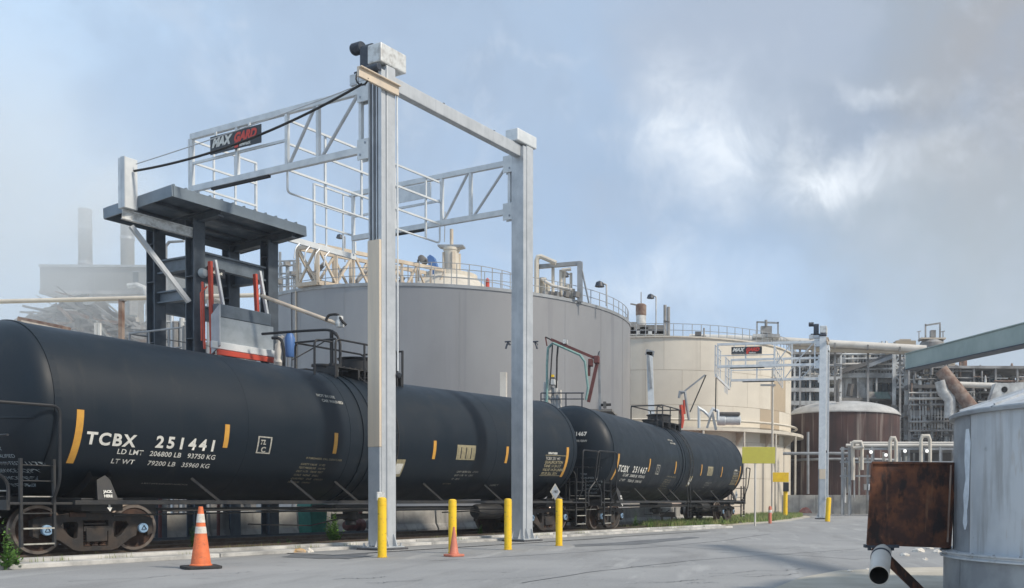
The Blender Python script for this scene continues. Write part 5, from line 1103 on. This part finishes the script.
part_tube(t, 'handrail', 'motor_dark', [(541, 393, Yl), (584, 393, Yl)], .03, 6); part_tube(t, 'handrail', 'motor_dark', [(541, 399, Yl), (584, 399, Yl)], .025, 6)
for x in (541, 566, 582): part_tube(t, 'rail_post', 'motor_dark', [(x, 410, Yl), (x, 393, Yl)], .03, 6)
rr = random.Random(3)
for k in range(9):
    x = 545+k*1.9; y = rr.uniform(378, 396); part_tube(t, 'riser', rr.choice(('pipe_white', 'pipe_grey', 'plant_pale')), [(x, 412, Yl+.2), (x, y, Yl+.2)], rr.uniform(.05, .14))
part_box(t, 'valve_body', 'galv_head', 549, 555, 379, 385, Yl-.1, .4, .04); part_box(t, 'valve_cap', 'bollard_yellow', 550.5, 553.5, 374.5, 377, Yl, .2); part_box(t, 'valve_body', 'plant_dark', 551, 554.5, 377, 379, Yl, .3)
part_box(t, 'wall_box', 'pipe_white', 500, 506, 372, 398, 48, .3)
part_box(t, 'deck', 'plant_mid', 538, 612, 409, 411, Yl-.4, 2.6)
for (x, sgn) in ((508, 1), (535.5, -1)):
    t = thing('wall_hook', 'small dark pipe hook on the grey tank wall, %s of the second gantry mast' % ('left' if sgn > 0 else 'right'), 'pipe hook', at(x, 343, 49.2)); q = MB(); q.tube([(0, .5, 0), (0, 0, 0), (-.05*sgn, -.05, -.12), (-.1*sgn, -.05, -.3)], .05, 8); q.tube([(-.15, -.05, .05), (.15, -.05, .07)], .04, 6); q.build('hook', 'motor_dark', t)
# ---------------------------------------------------------------- brown domed tank
DT = Vector((wx(843.5, 90), 90, 0)); DR = (wx(898, 90)-wx(789, 90))/2; dz = wz(411, 86)
dt = thing('storage_tank', 'rust-brown tank with pale streaked dome roof behind the distant gantry', 'storage tank', DT)
for k in range(20):
    a0 = R_(-190+k*10.5); a1 = a0+R_(10.5)-.003
    for (z0, z1) in ((0, dz*.48), (dz*.48+.02, dz)): q = MB(); q.lathe([(DR-.05, z0), (DR, z0), (DR, z1), (DR-.05, z1)], n=3, a0=a0, a1=a1); q.build('wall_plate', 'tank_brown', dt)
q = MB(); q.lathe([(DR-.04, 0), (DR-.04, dz)], n=64); q.build('wall_backing', 'tank_brown', dt)
q = MB(); q.lathe([(DR+.12, dz-.05), (DR+.12, dz+.05)]+[(DR*math.cos(a), dz+.05+1.25*math.sin(a)) for a in [R_(9*k) for k in range(1, 11)]], n=64); q.build('dome', 'dome_pale', dt)
q = MB(); q.lathe([(DR+.1, dz*.52), (DR+.22, dz*.53), (DR+.1, dz*.545)], n=64); q.build('stiffening_ring', 'pipe_grey', dt)
q = MB(); q.tube([(-1.2, -DR+1, dz+.9), (-1.2, -DR+1, dz+2.4), (-1.0, -DR+1, dz+2.9)], .16, 8); q.build('vent', 'plant_dark', dt)
t = thing('pipe_line', 'grey horizontal pipe with thin posts crossing in front of the brown tank', 'pipe line', at(820, 455, 80)); part_tube(t, 'pipe', 'pipe_grey', [(783, 453.5, 80), (853, 453.5, 80)], .13); 
for x in (808, 850): part_tube(t, 'post', 'pipe_grey', [(x, 494, 80), (x, 432 if x == 808 else 446, 80)], .11)
# ---------------------------------------------------------------- pipe rack in front of the brown tank
pr_ = thing('pipe_rack', 'pale pipe rack with looped white pipes in front of the brown tank', 'pipe rack', at(900, 498, 74)); Yp = 74
for x in (842, 849, 872, 898, 922, 940, 956, 975): part_bar(pr_, 'post', 'pipe_grey', (x, 499+1.23*F/Yp, Yp), (x, 447, Yp), .14); part_bar(pr_, 'post', 'pipe_grey', (x+1.5, 499+1.23*F/(Yp+2.4), Yp+2.4), (x+1.5, 447, Yp+2.4), .12)
for y in (449, 462, 476): part_bar(pr_, 'rail_beam', 'pipe_grey', (840, y, Yp), (980, y, Yp), .1, .13)
for x in (842, 872, 898, 922, 956): part_bar(pr_, 'cross_beam', 'pipe_grey', (x, 449, Yp+.12), (x+1.5, 449, Yp+2.3), .16)
for k, y in enumerate((445.5, 443, 446.5)): part_tube(pr_, 'header_pipe', 'pipe_white' if k < 2 else 'pipe_grey', [(846+k*4, y, Yp+.4+k*.8), (985, y, Yp+.4+k*.8)], (.13, .1, .15)[k])
for (x0, x1, yt) in ((853, 862, 442), (890, 896, 438), (921, 930, 436)):
    part_tube(pr_, 'pipe_loop', 'beige_light', [(x0, 480, Yp-.3), (x0, yt+4, Yp-.3), (x0+1.5, yt, Yp-.3), (x1-1.5, yt, Yp-.3), (x1, yt+4, Yp-.3), (x1, 470, Yp-.3)], .14)
part_tube(pr_, 'oval_loop', 'pipe_white', [(852, 447, Yp-.6), (853, 442.5, Yp-.6), (861, 442, Yp-.6), (862.5, 447, Yp-.6), (853, 448, Yp-.6)], .12)
rr = random.Random(11)
for k in range(34):
    x = rr.uniform(845, 968); y0 = rr.uniform(452, 470); part_tube(pr_, 'riser', rr.choice(('pipe_white', 'pipe_grey', 'plant_pale', 'beige_light')), [(x, rr.uniform(482, 503), Yp+rr.uniform(-.4, 1.5)), (x, y0, Yp+rr.uniform(.2, .3))], rr.uniform(.035, .09))
for k in range(12):
    x = rr.uniform(846, 940); y = rr.uniform(458, 492); part_tube(pr_, 'cross_pipe', rr.choice(('pipe_white', 'plant_mid')), [(x, y, Yp+.9), (x+rr.uniform(8, 22), y, Yp+.9)], .1)
for k in range(10): x = rr.uniform(845, 935); part_box(pr_, 'valve_body', rr.choice(('plant_dark', 'plant_mid', 'galv_light')), x, x+2.6, 484, 490, Yp-.3, .4)
for (x, y, w_) in ((871, 452, 'leftmost'), (905, 451, 'second from left'), (927, 451, 'third from left'), (886, 455, 'small one between the two leftmost')):
    t = thing('work_light', 'round white lamp on the pipe rack, %s' % w_, 'lamp', at(x, y, Yp-1.0)); q = MB(); q.lathe([(0, .1), (.13, .08), (.15, 0)], (0, 0, 0), (Vector((1, 0, 0)), Vector((0, 0, 1)), Vector((0, 1, 0))), 14); q.tube([(0, .1, 0), (0, .75, .2)], .03, 6); q.build('housing', 'galv_light', t); q = MB(); q.lathe([(0, -.02), (.13, .0)], (0, 0, 0), (Vector((1, 0, 0)), Vector((0, 0, 1)), Vector((0, 1, 0))), 14); q.build('lens', 'lamp_lens', t)
t = thing('low_wall', 'long low concrete wall at the foot of the brown tank and pipe rack', 'wall', at(860, 503, 78)); 
for k in range(12): part_box(t, 'wall_panel', 'concrete_old', 782+k*17+.15, 782+(k+1)*17-.15, 495, 514, 78, .3)
t = thing('tarp_heap', 'faded pinkish tarpaulin heap at the foot of the brown tank', 'tarpaulin', at(805, 513, 76)); 
o = lump(805, 515, .6, .4, .45, 'red_clay', 'tarp', 'x', 'x', 5); o.parent = t; o.location = (0, 0, 0); del o['label']; del o['category']
# ---------------------------------------------------------------- process plant
rr = random.Random(21)
def floors(par, x0, x1, ys, Y, dep, ncol, mt='plant_pale', cmt='plant_pale'):
    for (ya, yb, m_) in ys: part_box(par, 'floor', m_ or mt, x0, x1, ya, yb, Y, dep)
    top = min(y for y, _, _ in ys)
    for k in range(ncol):
        x = x0+1+(x1-x0-2)*k/(ncol-1)
        for dY in (.25, dep-.4): part_bar(par, 'column', cmt, (x, 499+F*1.23/(Y+dY), Y+dY), (x, top+.5, Y+dY), .2)
def clutter(par, x0, x1, y0, y1, Y, dY, n, name='pipe', mts=('plant_pale', 'plant_mid', 'plant_dark', 'pipe_grey'), rmax=.12):
    q = {m_: MB() for m_ in mts}
    for k in range(int(n*4)):
        x = rr.uniform(x0, x1); y = rr.uniform(y0+6, y1); Yq = Y+rr.uniform(0, dY); r_ = rr.uniform(.035, rmax); m_ = rr.choice(mts); o = par.location; kd = rr.random()
        P = lambda a, b, c_: Vector(at(a, b, c_))-o
        if kd < .4: q[m_].tube([P(x, y, Yq), P(min(x1, x+rr.uniform(5, 24)), y+rr.uniform(-.5, .5), Yq)], r_, 6)
        elif kd < .75: q[m_].tube([P(x, y, Yq), P(x, min(y1, y+rr.uniform(4, 16)), Yq)], r_, 6)
        elif kd < .9: a = P(x, y, Yq); s_ = rr.uniform(.12, .6); q[m_].bx(a.x-s_, a.x+s_, a.y, a.y+s_, a.z-s_*rr.uniform(.3, 1), a.z+s_*.5)
        else: q[m_].lathe([(0, 0), (r_*2.6, 0), (r_*2.6, 1.2), (r_*1.6, 1.6), (0, 1.7)], P(x, y, Yq), n=10)
    for m_, b in q.items():
        if b.v: o = b.build('pipework', m_, par); o['kind'] = 'stuff'
pl = thing('process_block', 'multi-storey plant block with pale floors between beige and brown tanks', 'plant building', at(815, 499, 108)); Y1 = 108
floors(pl, 778, 842, [(376.5, 379.5, None), (388, 391.5, None), (401, 405, None), (430, 432, None), (352, 354, 'plant_mid')], Y1, 9, 5)
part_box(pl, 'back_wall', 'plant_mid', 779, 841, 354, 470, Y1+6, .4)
for (y0, y1) in ((380, 387.5), (392, 400.5)):
    for k in range(5): part_box(pl, 'window', 'glass_dark', 781+k*8.5, 788+k*8.5, y0, y1, Y1+.6, .2)
clutter(pl, 780, 840, 405, 470, Y1-.5, 4, 70); clutter(pl, 780, 842, 354, 376, Y1, 7, 80, mts=('plant_pale', 'plant_mid', 'pipe_grey', 'pipe_white'))
pm = thing('process_building', 'wide plant building with pale wall panels and dark windows above the brown dome', 'plant building', at(870, 499, 112)); Y2 = 112
floors(pm, 838, 915, [(373, 377.5, 'plant_pale'), (398, 401, 'plant_mid'), (414, 416.5, 'plant_pale'), (350, 352, 'plant_mid'), (436, 439, 'plant_mid')], Y2, 9, 5)
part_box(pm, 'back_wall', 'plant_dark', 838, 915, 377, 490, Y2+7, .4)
for k in range(5): part_box(pm, 'wall_panel', 'plant_pale' if k != 2 else 'plant_mid', 838+k*7.0, 844.7+k*7.0, 378, 398, Y2+.8, .2)
for k in range(4): part_box(pm, 'window', 'glass_dark', 874+k*7.5, 880.6+k*7.5, 383, 393, Y2+.7, .2)
part_box(pm, 'window_lintel', 'plant_mid', 873, 905, 378, 382.5, Y2+.6, .3)
for k in range(7): q = MB(); a = Vector(at(868+k*7.2, 395.5, Y2-.5))-pm.location; q.prism([(0, 0), (.80, 0), (.80, .06), (0, .06)], a+Vector((0, 0, 0)), (1, 0, 0), (0, -.5, .85), (0, -.85, -.5), 1.9); q.build('awning_panel', 'plant_green' if k % 3 else 'plant_mid', pm)
clutter(pm, 838, 915, 349, 373, Y2, 7, 190, mts=('plant_pale', 'plant_mid', 'pipe_grey', 'pipe_white', 'plant_dark')); clutter(pm, 860, 914, 402, 436, Y2-.5, 5, 90); clutter(pm, 895, 950, 418, 447, Y2-2, 5, 70, mts=('plant_pale', 'plant_mid', 'plant_dark'))
part_bar(pm, 'chute', 'plant_dark', (840, 372, Y2-.5), (892, 356, Y2-.5), .8, .5); part_bar(pm, 'chute', 'pipe_grey', (868, 366, Y2-1.0), (905, 352, Y2-1), .4, .4); part_tube(pm, 'flue', 'plant_dark', [(849, 396, Y2-1.2), (851, 384, Y2-1.2)], .35)
part_box(pm, 'timber_box', 'tank_tan', 880, 892, 343, 352, Y2, 2); part_bar(pm, 'brace', 'tank_tan', (880, 347, Y2-.3), (895, 362, Y2-.3), .35)
for y in (353.5, 358, 363.5, 368.5): part_tube(pm, 'service_pipe', rr.choice(('pipe_white', 'plant_pale')), [(842, y+.8, Y2-.3), (914, y, Y2-.3)], rr.uniform(.07, .16))
for k in range(26): x = 840+k*2.9; part_tube(pm, 'hanger', 'plant_pale', [(x, 373, Y2-.2), (x, rr.uniform(350, 366), Y2-.2)], .045, 5)
tt = thing('truss_tower', 'pale lattice steel tower right of the plant building, below the green beam tip', 'tower', at(903, 499, 106)); Y3 = 106
for x in (894, 906): 
    for dY in (0, 1.6): part_bar(tt, 'leg', 'plant_pale', (x, 405, Y3+dY), (x, 351, Y3+dY), .34)
for k, (ya, yb) in enumerate(((351, 363), (363, 375), (375, 387))):
    part_bar(tt, 'diagonal', 'plant_pale', (894, ya, Y3), (906, yb, Y3), .2); part_bar(tt, 'diagonal', 'plant_pale', (906, ya, Y3+.2), (894, yb, Y3+.2), .2); part_bar(tt, 'strut', 'plant_pale', (894, yb, Y3), (906, yb, Y3), .22)
for x in (894, 906): part_bar(tt, 'lower_leg', 'plant_mid', (x, 499+F*1.23/Y3, Y3+.8), (x, 405, Y3+.8), .5)
pq = thing('boiler_structure', 'dark rusty boiler structure with floors, ducts and chutes behind the green beam', 'plant building', at(960, 499, 104)); Y4 = 104
floors(pq, 908, 1040, [(385, 388, 'plant_dark'), (411, 415, 'plant_mid'), (446, 449, 'plant_mid'), (366, 368, 'plant_mid')], Y4, 11, 7, cmt='plant_mid')
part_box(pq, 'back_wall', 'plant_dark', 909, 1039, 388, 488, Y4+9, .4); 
clutter(pq, 909, 1030, 369, 446, Y4, 8, 300, mts=('plant_mid', 'plant_dark', 'plant_pale', 'pipe_rust', 'pipe_grey')); clutter(pq, 912, 955, 356, 385, Y4, 6, 70, mts=('plant_mid', 'plant_pale', 'beige_steel', 'plant_dark'))
q = MB(); q.tube([Vector(at(941, 370, Y4-1.5))-pq.location, Vector(at(980, 418, Y4-2.5))-pq.location], .72, 16); q.build('inclined_duct', 'pipe_rust', pq)
for y in (392, 398, 404, 421, 430): part_tube(pq, 'service_pipe', rr.choice(('pipe_white', 'plant_pale', 'plant_mid')), [(909, y+.8, Y4-.6), (975, y, Y4-.6)], rr.uniform(.07, .16))
for k in range(22): x = 911+k*3; part_tube(pq, 'hanger', 'plant_pale', [(x, 430, Y4-.4), (x, rr.uniform(388, 418), Y4-.4)], .045, 5)
part_bar(pq, 'duct_support', 'plant_mid', (946, 388, Y4-1), (974, 424, Y4-2), .3); part_bar(pq, 'duct_support', 'plant_pale', (953, 380, Y4-.5), (985, 416, Y4-2), .22)
part_tube(pq, 'pale_chute', 'plant_pale', [(940, 381, Y4-1.8), (943, 392, Y4-1.8), (950, 399, Y4-1.8), (950, 418, Y4-1.8)], .6, 10)
part_tube(pq, 'stack', 'pipe_rust', [(963, 368, Y4+2), (963, 359, Y4+2)], .45, 12); part_tube(pq, 'vessel', 'plant_dark', [(964, 383, Y4+2), (964, 371.5, Y4+2)], 1.15, 16)
for y in (371, 378): part_tube(pq, 'vessel_rail', 'plant_mid', [(953, y, Y4+.4), (975, y, Y4+.4)], .09, 6)
part_tube(pq, 'long_pipe', 'pipe_white', [(958, 384.5, Y4-1.2), (1040, 387.5, Y4-1.2)], .32, 10)
q = MB(); q.prism([(0, 0), (4.2, .8), (4.2, 2.0), (.6, 1.9)], Vector(at(988, 402, Y4-2.4))-pq.location, (1, 0, 0), (0, 0, 1), (0, 1, 0), 1.2); q.build('pale_hopper', 'plant_pale', pq); part_tube(pq, 'hopper_port', 'black_hole', [(1004.5, 389.5, Y4-3.1), (1004.5, 389.5, Y4-2.9)], .32, 14)
part_box(pq, 'control_hut', 'plant_mid', 989, 1001, 377, 384, Y4+1, 3); part_box(pq, 'hut_roof', 'plant_dark', 987, 1002, 376, 377.4, Y4+.8, 3.4); part_tube(pq, 'mast', 'plant_mid', [(982, 384, Y4), (982, 371, Y4)], .08)
for k in range(3): part_box(pq, 'hut_window', 'glass_dark', 990+k*3.6, 992.6+k*3.6, 378.5, 382, Y4+.85, .1)
part_tube(pq, 'round_tank', 'plant_mid', [(932, 351, Y4+3), (932, 343.5, Y4+3), (932, 341, Y4+3), (932, 338.5, Y4+3)], [1.35, 1.35, 1.1, .4], 16)
for x in (925.5, 940): part_bar(pq, 'frame_post', 'plant_mid', (x, 341, Y4+3), (x, 324, Y4+3), .16)
part_bar(pq, 'frame_top', 'plant_mid', (925, 325.5, Y4+3), (940.5, 323, Y4+3), .16); part_box(pq, 'yellow_deck', 'beige_steel', 921, 946, 337.5, 338.8, Y4+2.0, 1.6); part_box(pq, 'frame_motor', 'plant_mid', 931, 936, 330, 337, Y4+2.6, .7)
for (x, y) in ((919, 331), (943, 331)): part_bar(pq, 'rail_post', 'plant_mid', (x, 342, Y4+2.6), (x, y, Y4+2.6), .1); part_bar(pq, 'rail', 'plant_mid', (x-2, y+1, Y4+2.6), (x+2, y, Y4+2.6), .08)
wp = thing('steam_pipe', 'long white lagged pipe running above the beige tank to the plant', 'pipe', at(760, 345, 99)); Y5 = 99
part_tube(wp, 'pipe', 'pipe_white', [(690, 337.5, Y5+2), (760, 339.5, Y5), (840, 344, Y5), (926, 349, Y5)], .38, 12)
part_bar(wp, 'tray', 'beige_steel', (790, 347, Y5+.5), (915, 353, Y5+.5), .6, .35); part_bar(wp, 'tray_band', 'tank_tan', (812, 350, Y5+.2), (880, 352, Y5+.2), .3, .3)
for x in (770, 800, 835, 868, 900): part_bar(wp, 'support', 'plant_mid', (x, 499+F*1.23/(Y5+.8), Y5+.8), (x, 345+(x-770)*.05, Y5+.8), .2); part_box(wp, 'pipe_clamp', 'plant_mid', x-.8, x+.8, 337+(x-740)*.06, 342+(x-740)*.06, Y5-.45, .2)
wt = thing('distant_hoist', 'rusty bin top with tan bags on the pipe bridge left of the green beam', 'bin', at(905, 344, 110)); part_box(wt, 'bin', 'tank_tan', 896, 916, 340.5, 345, 110, 2); part_box(wt, 'heap', 'beige_steel', 900, 911, 339, 340.6, 110, 1.5)
# ---------------------------------------------------------------- far left background
gl = thing('gallery_building', 'long grey elevated gallery building half hidden by steam at left', 'building', at(100, 499, 130)); YL = 130
for k in range(9): part_box(gl, 'wall_panel', 'building_grey', 40+k*18.2+.1, 40+(k+1)*18.2-.1, 266.5, 291, YL, 6)
part_box(gl, 'roof_edge', 'pipe_grey', 38.5, 205, 265, 266.6, YL-.3, 6.6); part_box(gl, 'floor_edge', 'plant_mid', 39, 204, 291, 293.5, YL-.2, 6.4)
part_box(gl, 'window', 'glass_dark', 133, 138, 272, 283, YL-.08, .2); part_box(gl, 'window_frame', 'pipe_grey', 132.3, 138.7, 271, 272, YL-.12, .2)
for (x0, x1) in ((130, 138), (124, 129.5), (88, 94), (160, 168), (185, 192)): part_box(gl, 'pier', 'beige_steel' if x0 == 130 else 'building_grey', x0, x1, 293.6, 499+F*1.23/YL, YL+1, 1.4)
part_tube(gl, 'bent_pipe', 'plant_pale', [(128, 286, YL-.8), (137, 285, YL-.8), (144, 288, YL-.8), (148, 298, YL-.8), (148, 350, YL-.8)], .35)
for (x, w_, y, lab) in ((87, 6, 215, 'wide pale chimney fading into the steam above the gallery building'), (129, 6, 226, 'fainter pale chimney right of the wide one, behind the shelter')):
    t = thing('chimney', lab, 'chimney', at(x, 499, 145)); r_ = w_*145/F; h = at(x, y, 145).z
    q = MB(); q.lathe([(r_*1.12, 0), (r_, h-.5), (r_*1.05, h-.5), (r_*1.05, h), (r_*.8, h), (r_*.8, h-2), (0, h-2)], n=28); q.build('shaft', 'building_grey', t)
    for k in range(5): q = MB(); zq = h*(.45+.12*k); q.lathe([(r_*(1.06-.05*k*.24)+.1, zq), (r_*1.1, zq+.1), (r_*1.05, zq+.5)], n=28); q.build('band', 'pipe_grey', t)
# scrap and rubble slope
sm = MB(); nx, ny = 70, 26; Ys = 92
top = [(0, 322), (28, 318), (50, 308), (66, 300), (84, 298), (100, 302), (120, 312), (150, 326), (200, 340), (260, 350)]
def topy(x):
    for (a, b), (c_, d) in zip(top, top[1:]):
        if a <= x <= c_: return b+(d-b)*(x-a)/(c_-a)
    return 350
for j in range(ny):
    for i in range(nx):
        px_ = -10+i*3.9; H_ = at(px_, topy(max(0, min(260, px_))), Ys+10).z; f_ = j/(ny-1)
        p = at(px_, HZ, Ys+10*f_); n_ = noise.noise(Vector((i*.45, j*.6, 3)))*1.1+noise.noise(Vector((i*1.3, j*1.3, 8)))*.7; sm.v.append((p.x, Ys+10*f_+n_, H_*f_**.8+n_*min(1, f_*3)))
for j in range(ny-1):
    for i in range(nx-1): a = j*nx+i; sm.f.append((a, a+1, a+nx+1, a+nx)); sm.sm.append(False)
tag(sm.build('scrap_heap', 'scrap'), 'grey heap of scrap and rubble behind the near tank car', 'scrap heap', kind='stuff')
sm = {k: MB() for k in ('plant_mid', 'building_grey', 'plant_dark', 'pipe_rust')}
for k in range(420):
    i = rr.uniform(30, 205); f_ = rr.uniform(.2, 1); H_ = at(i, topy(i), Ys+10).z; p = at(i, HZ, Ys+10*f_); a = rr.uniform(-.8, .8); l_ = rr.uniform(.5, 3.2); d_ = Vector((math.cos(a), rr.uniform(-.4, .4), math.sin(a)*.7-.25)); c_ = Vector((p.x, Ys+10*f_-.4, H_*f_**.8+.3)); sm[rr.choice(list(sm))].bar(c_-d_*l_/2, c_+d_*l_/2, rr.uniform(.08, .4), rr.uniform(.05, .3))
for k, b in sm.items(): tag(b.build('scrap_pieces', k), 'loose %s scrap beams strewn over the rubble heap' % {'plant_mid': 'grey', 'building_grey': 'dull', 'plant_dark': 'dark', 'pipe_rust': 'rusty'}[k], 'scrap', kind='stuff')
t = thing('conveyor_trough', 'rusty low trough on the scrap slope just above the near tank car', 'trough', at(55, 325, 85)); part_bar(t, 'trough', 'pipe_rust', (22, 321, 85), (66, 330, 85), 1.2, .6); part_bar(t, 'edge', 'tan_and_warm_sheen', (22, 322.5, 84), (66, 332, 84), .3, .4)
hp = thing('pipe_line', 'beige horizontal pipe line passing left of the shelter on a rusty post', 'pipe line', at(70, 305, 44)); YH = 44
part_tube(hp, 'pipe', 'beige_light', [(-40, 302.5, YH), (60, 300, YH), (175, 297.2, YH+.6), (262, 295, YH+1)], .10, 10)
part_bar(hp, 'post', 'pipe_rust', (121.5, 499+F*1.23/YH, YH), (121.5, 299.5, YH), .17, .2); part_box(hp, 'saddle', 'plant_mid', 119.5, 123.5, 299, 300.4, YH-.12, .24)
for (x, y0, y1) in ((96, 323, 345), (99.5, 323, 345)): part_bar(hp, 'stub_post', 'plant_pale', (x, y1, YH+2), (x, y0, YH+2), .12)
# equipment seen through the shelter, left of the grey tank
eq = thing('pipe_stand', 'grey pipework and cabinets seen between the shelter columns', 'pipework', at(180, 499, 36)); YE = 36
for (x, y0, y1, m_, r_) in ((165, 316, 352, 'pipe_grey', .06), (172, 300, 352, 'galv_light', .05), (176, 322, 352, 'plant_mid', .12), (182, 318, 352, 'plant_pale', .09), (204, 280, 352, 'plant_pale', .05), (208, 300, 352, 'pipe_grey', .05), (160, 324, 352, 'plant_mid', .1), (187, 326, 352, 'plant_mid', .14)):
    part_tube(eq, 'riser', m_, [(x, 499+F*1.23/YE, YE), (x, y0, YE)], r_, 8)
part_tube(eq, 'bend', 'pipe_grey', [(166, 262, YE), (166, 246, YE), (169, 242, YE), (184, 241, YE)], .05, 8); part_tube(eq, 'riser', 'pipe_grey', [(166, 330, YE), (166, 262, YE)], .05, 8)
part_box(eq, 'cabinet', 'sign_grey', 222, 229, 305, 320, YE, .4, .02); part_tube(eq, 'cross_pipe', 'plant_pale', [(158, 322, YE), (190, 322, YE)], .05, 6); part_tube(eq, 'cross_pipe', 'plant_pale', [(158, 312, YE), (190, 310, YE)], .04, 6)
# structures on the grey tank, left (pale tubes)
rk = thing('pipe_tower', 'pale scaffold-like pipe tower behind the shelter, left of the beige truss bridge', 'pipe tower', at(288, 499, 80)); YR = 80
for x in (274, 280, 287, 294, 299): part_bar(rk, 'post', 'pipe_grey', (x, 499+F*1.23/YR, YR), (x, 252 if x == 280 else 262, YR), .16); part_bar(rk, 'post', 'pipe_grey', (x+1.4, 499+F*1.23/YR, YR+2.5), (x+1.4, 263, YR+2.5), .14)
for y in (261.5, 266, 274, 279, 287): part_bar(rk, 'rail', 'pipe_grey', (273, y, YR), (300, y-1, YR), .12)
for (x, y) in ((287, 266), (293, 276), (279, 284)): part_tube(rk, 'valve', 'plant_mid', [(x, y, YR-.2), (x, y-4, YR-.2)], .3, 8)
lamp(345, 237, 262, 75, 'thin pole behind the cage, above the beige truss bridge')
# ---------------------------------------------------------------- steam and air
def volume_mat(name, col, dens, noisy=False):
    m = bpy.data.materials.new(name); m.use_nodes = True; n = m.node_tree.nodes; l = m.node_tree.links; n.clear()
    out = n.new('ShaderNodeOutputMaterial'); v = n.new('ShaderNodeVolumePrincipled'); v.inputs['Color'].default_value = (*col, 1); v.inputs['Density'].default_value = dens; v.inputs['Anisotropy'].default_value = .2
    l.new(v.outputs[0], out.inputs['Volume'])
    if noisy:
        tc_ = n.new('ShaderNodeTexCoord'); nz = n.new('ShaderNodeTexNoise'); nz.inputs['Scale'].default_value = 1.6; nz.inputs['Detail'].default_value = 4; l.new(tc_.outputs['Object'], nz.inputs['Vector'])
        ln = n.new('ShaderNodeVectorMath'); ln.operation = 'LENGTH'; l.new(tc_.outputs['Object'], ln.inputs[0])
        a = n.new('ShaderNodeMapRange'); a.interpolation_type = 'SMOOTHSTEP'; l.new(ln.outputs['Value'], a.inputs[0])
        for i, x in enumerate((.15, .98, 1, 0)): a.inputs[i+1].default_value = x
        b = n.new('ShaderNodeMapRange'); l.new(nz.outputs['Fac'], b.inputs[0])
        for i, x in enumerate((.36, .62, .1, 1.25)): b.inputs[i+1].default_value = x
        mu = n.new('ShaderNodeMath'); mu.operation = 'MULTIPLY'; l.new(a.outputs[0], mu.inputs[0]); l.new(b.outputs[0], mu.inputs[1])
        m2 = n.new('ShaderNodeMath'); m2.operation = 'MULTIPLY'; l.new(mu.outputs[0], m2.inputs[0]); m2.inputs[1].default_value = dens; l.new(m2.outputs[0], v.inputs['Density'])
    MATS[name] = m; return m
volume_mat('steam_volume', (.93, .97, 1.0), .10, True)
q = MB(); q.lathe([(math.sin(math.pi*i/14), -math.cos(math.pi*i/14)) for i in range(15)], n=24)
st = q.build('steam', 'steam_volume'); st.location = at(-8, 262, 98); st.scale = (25, 15, 31); st.rotation_euler = (0, R_(-12), 0)
st2 = st.copy(); sc.collection.objects.link(st2); st2.location = at(104, 205, 143); st2.scale = (13, 8, 9); tag(st2, 'smaller puff of steam hiding the chimney tops', 'steam', kind='stuff')
tag(st, 'drifting white steam cloud veiling the gallery building and chimneys', 'steam', kind='stuff')
volume_mat('air', (.90, .94, 1.0), .00055)
q = MB(); q.bx(-190, 130, -6, 172, -1.1, 62); tag(q.build('haze', 'air'), 'thin bluish haze in the air', 'haze', kind='stuff')
sc.cycles.volume_step_rate = 4 if hasattr(sc.cycles, 'volume_step_rate') else 4
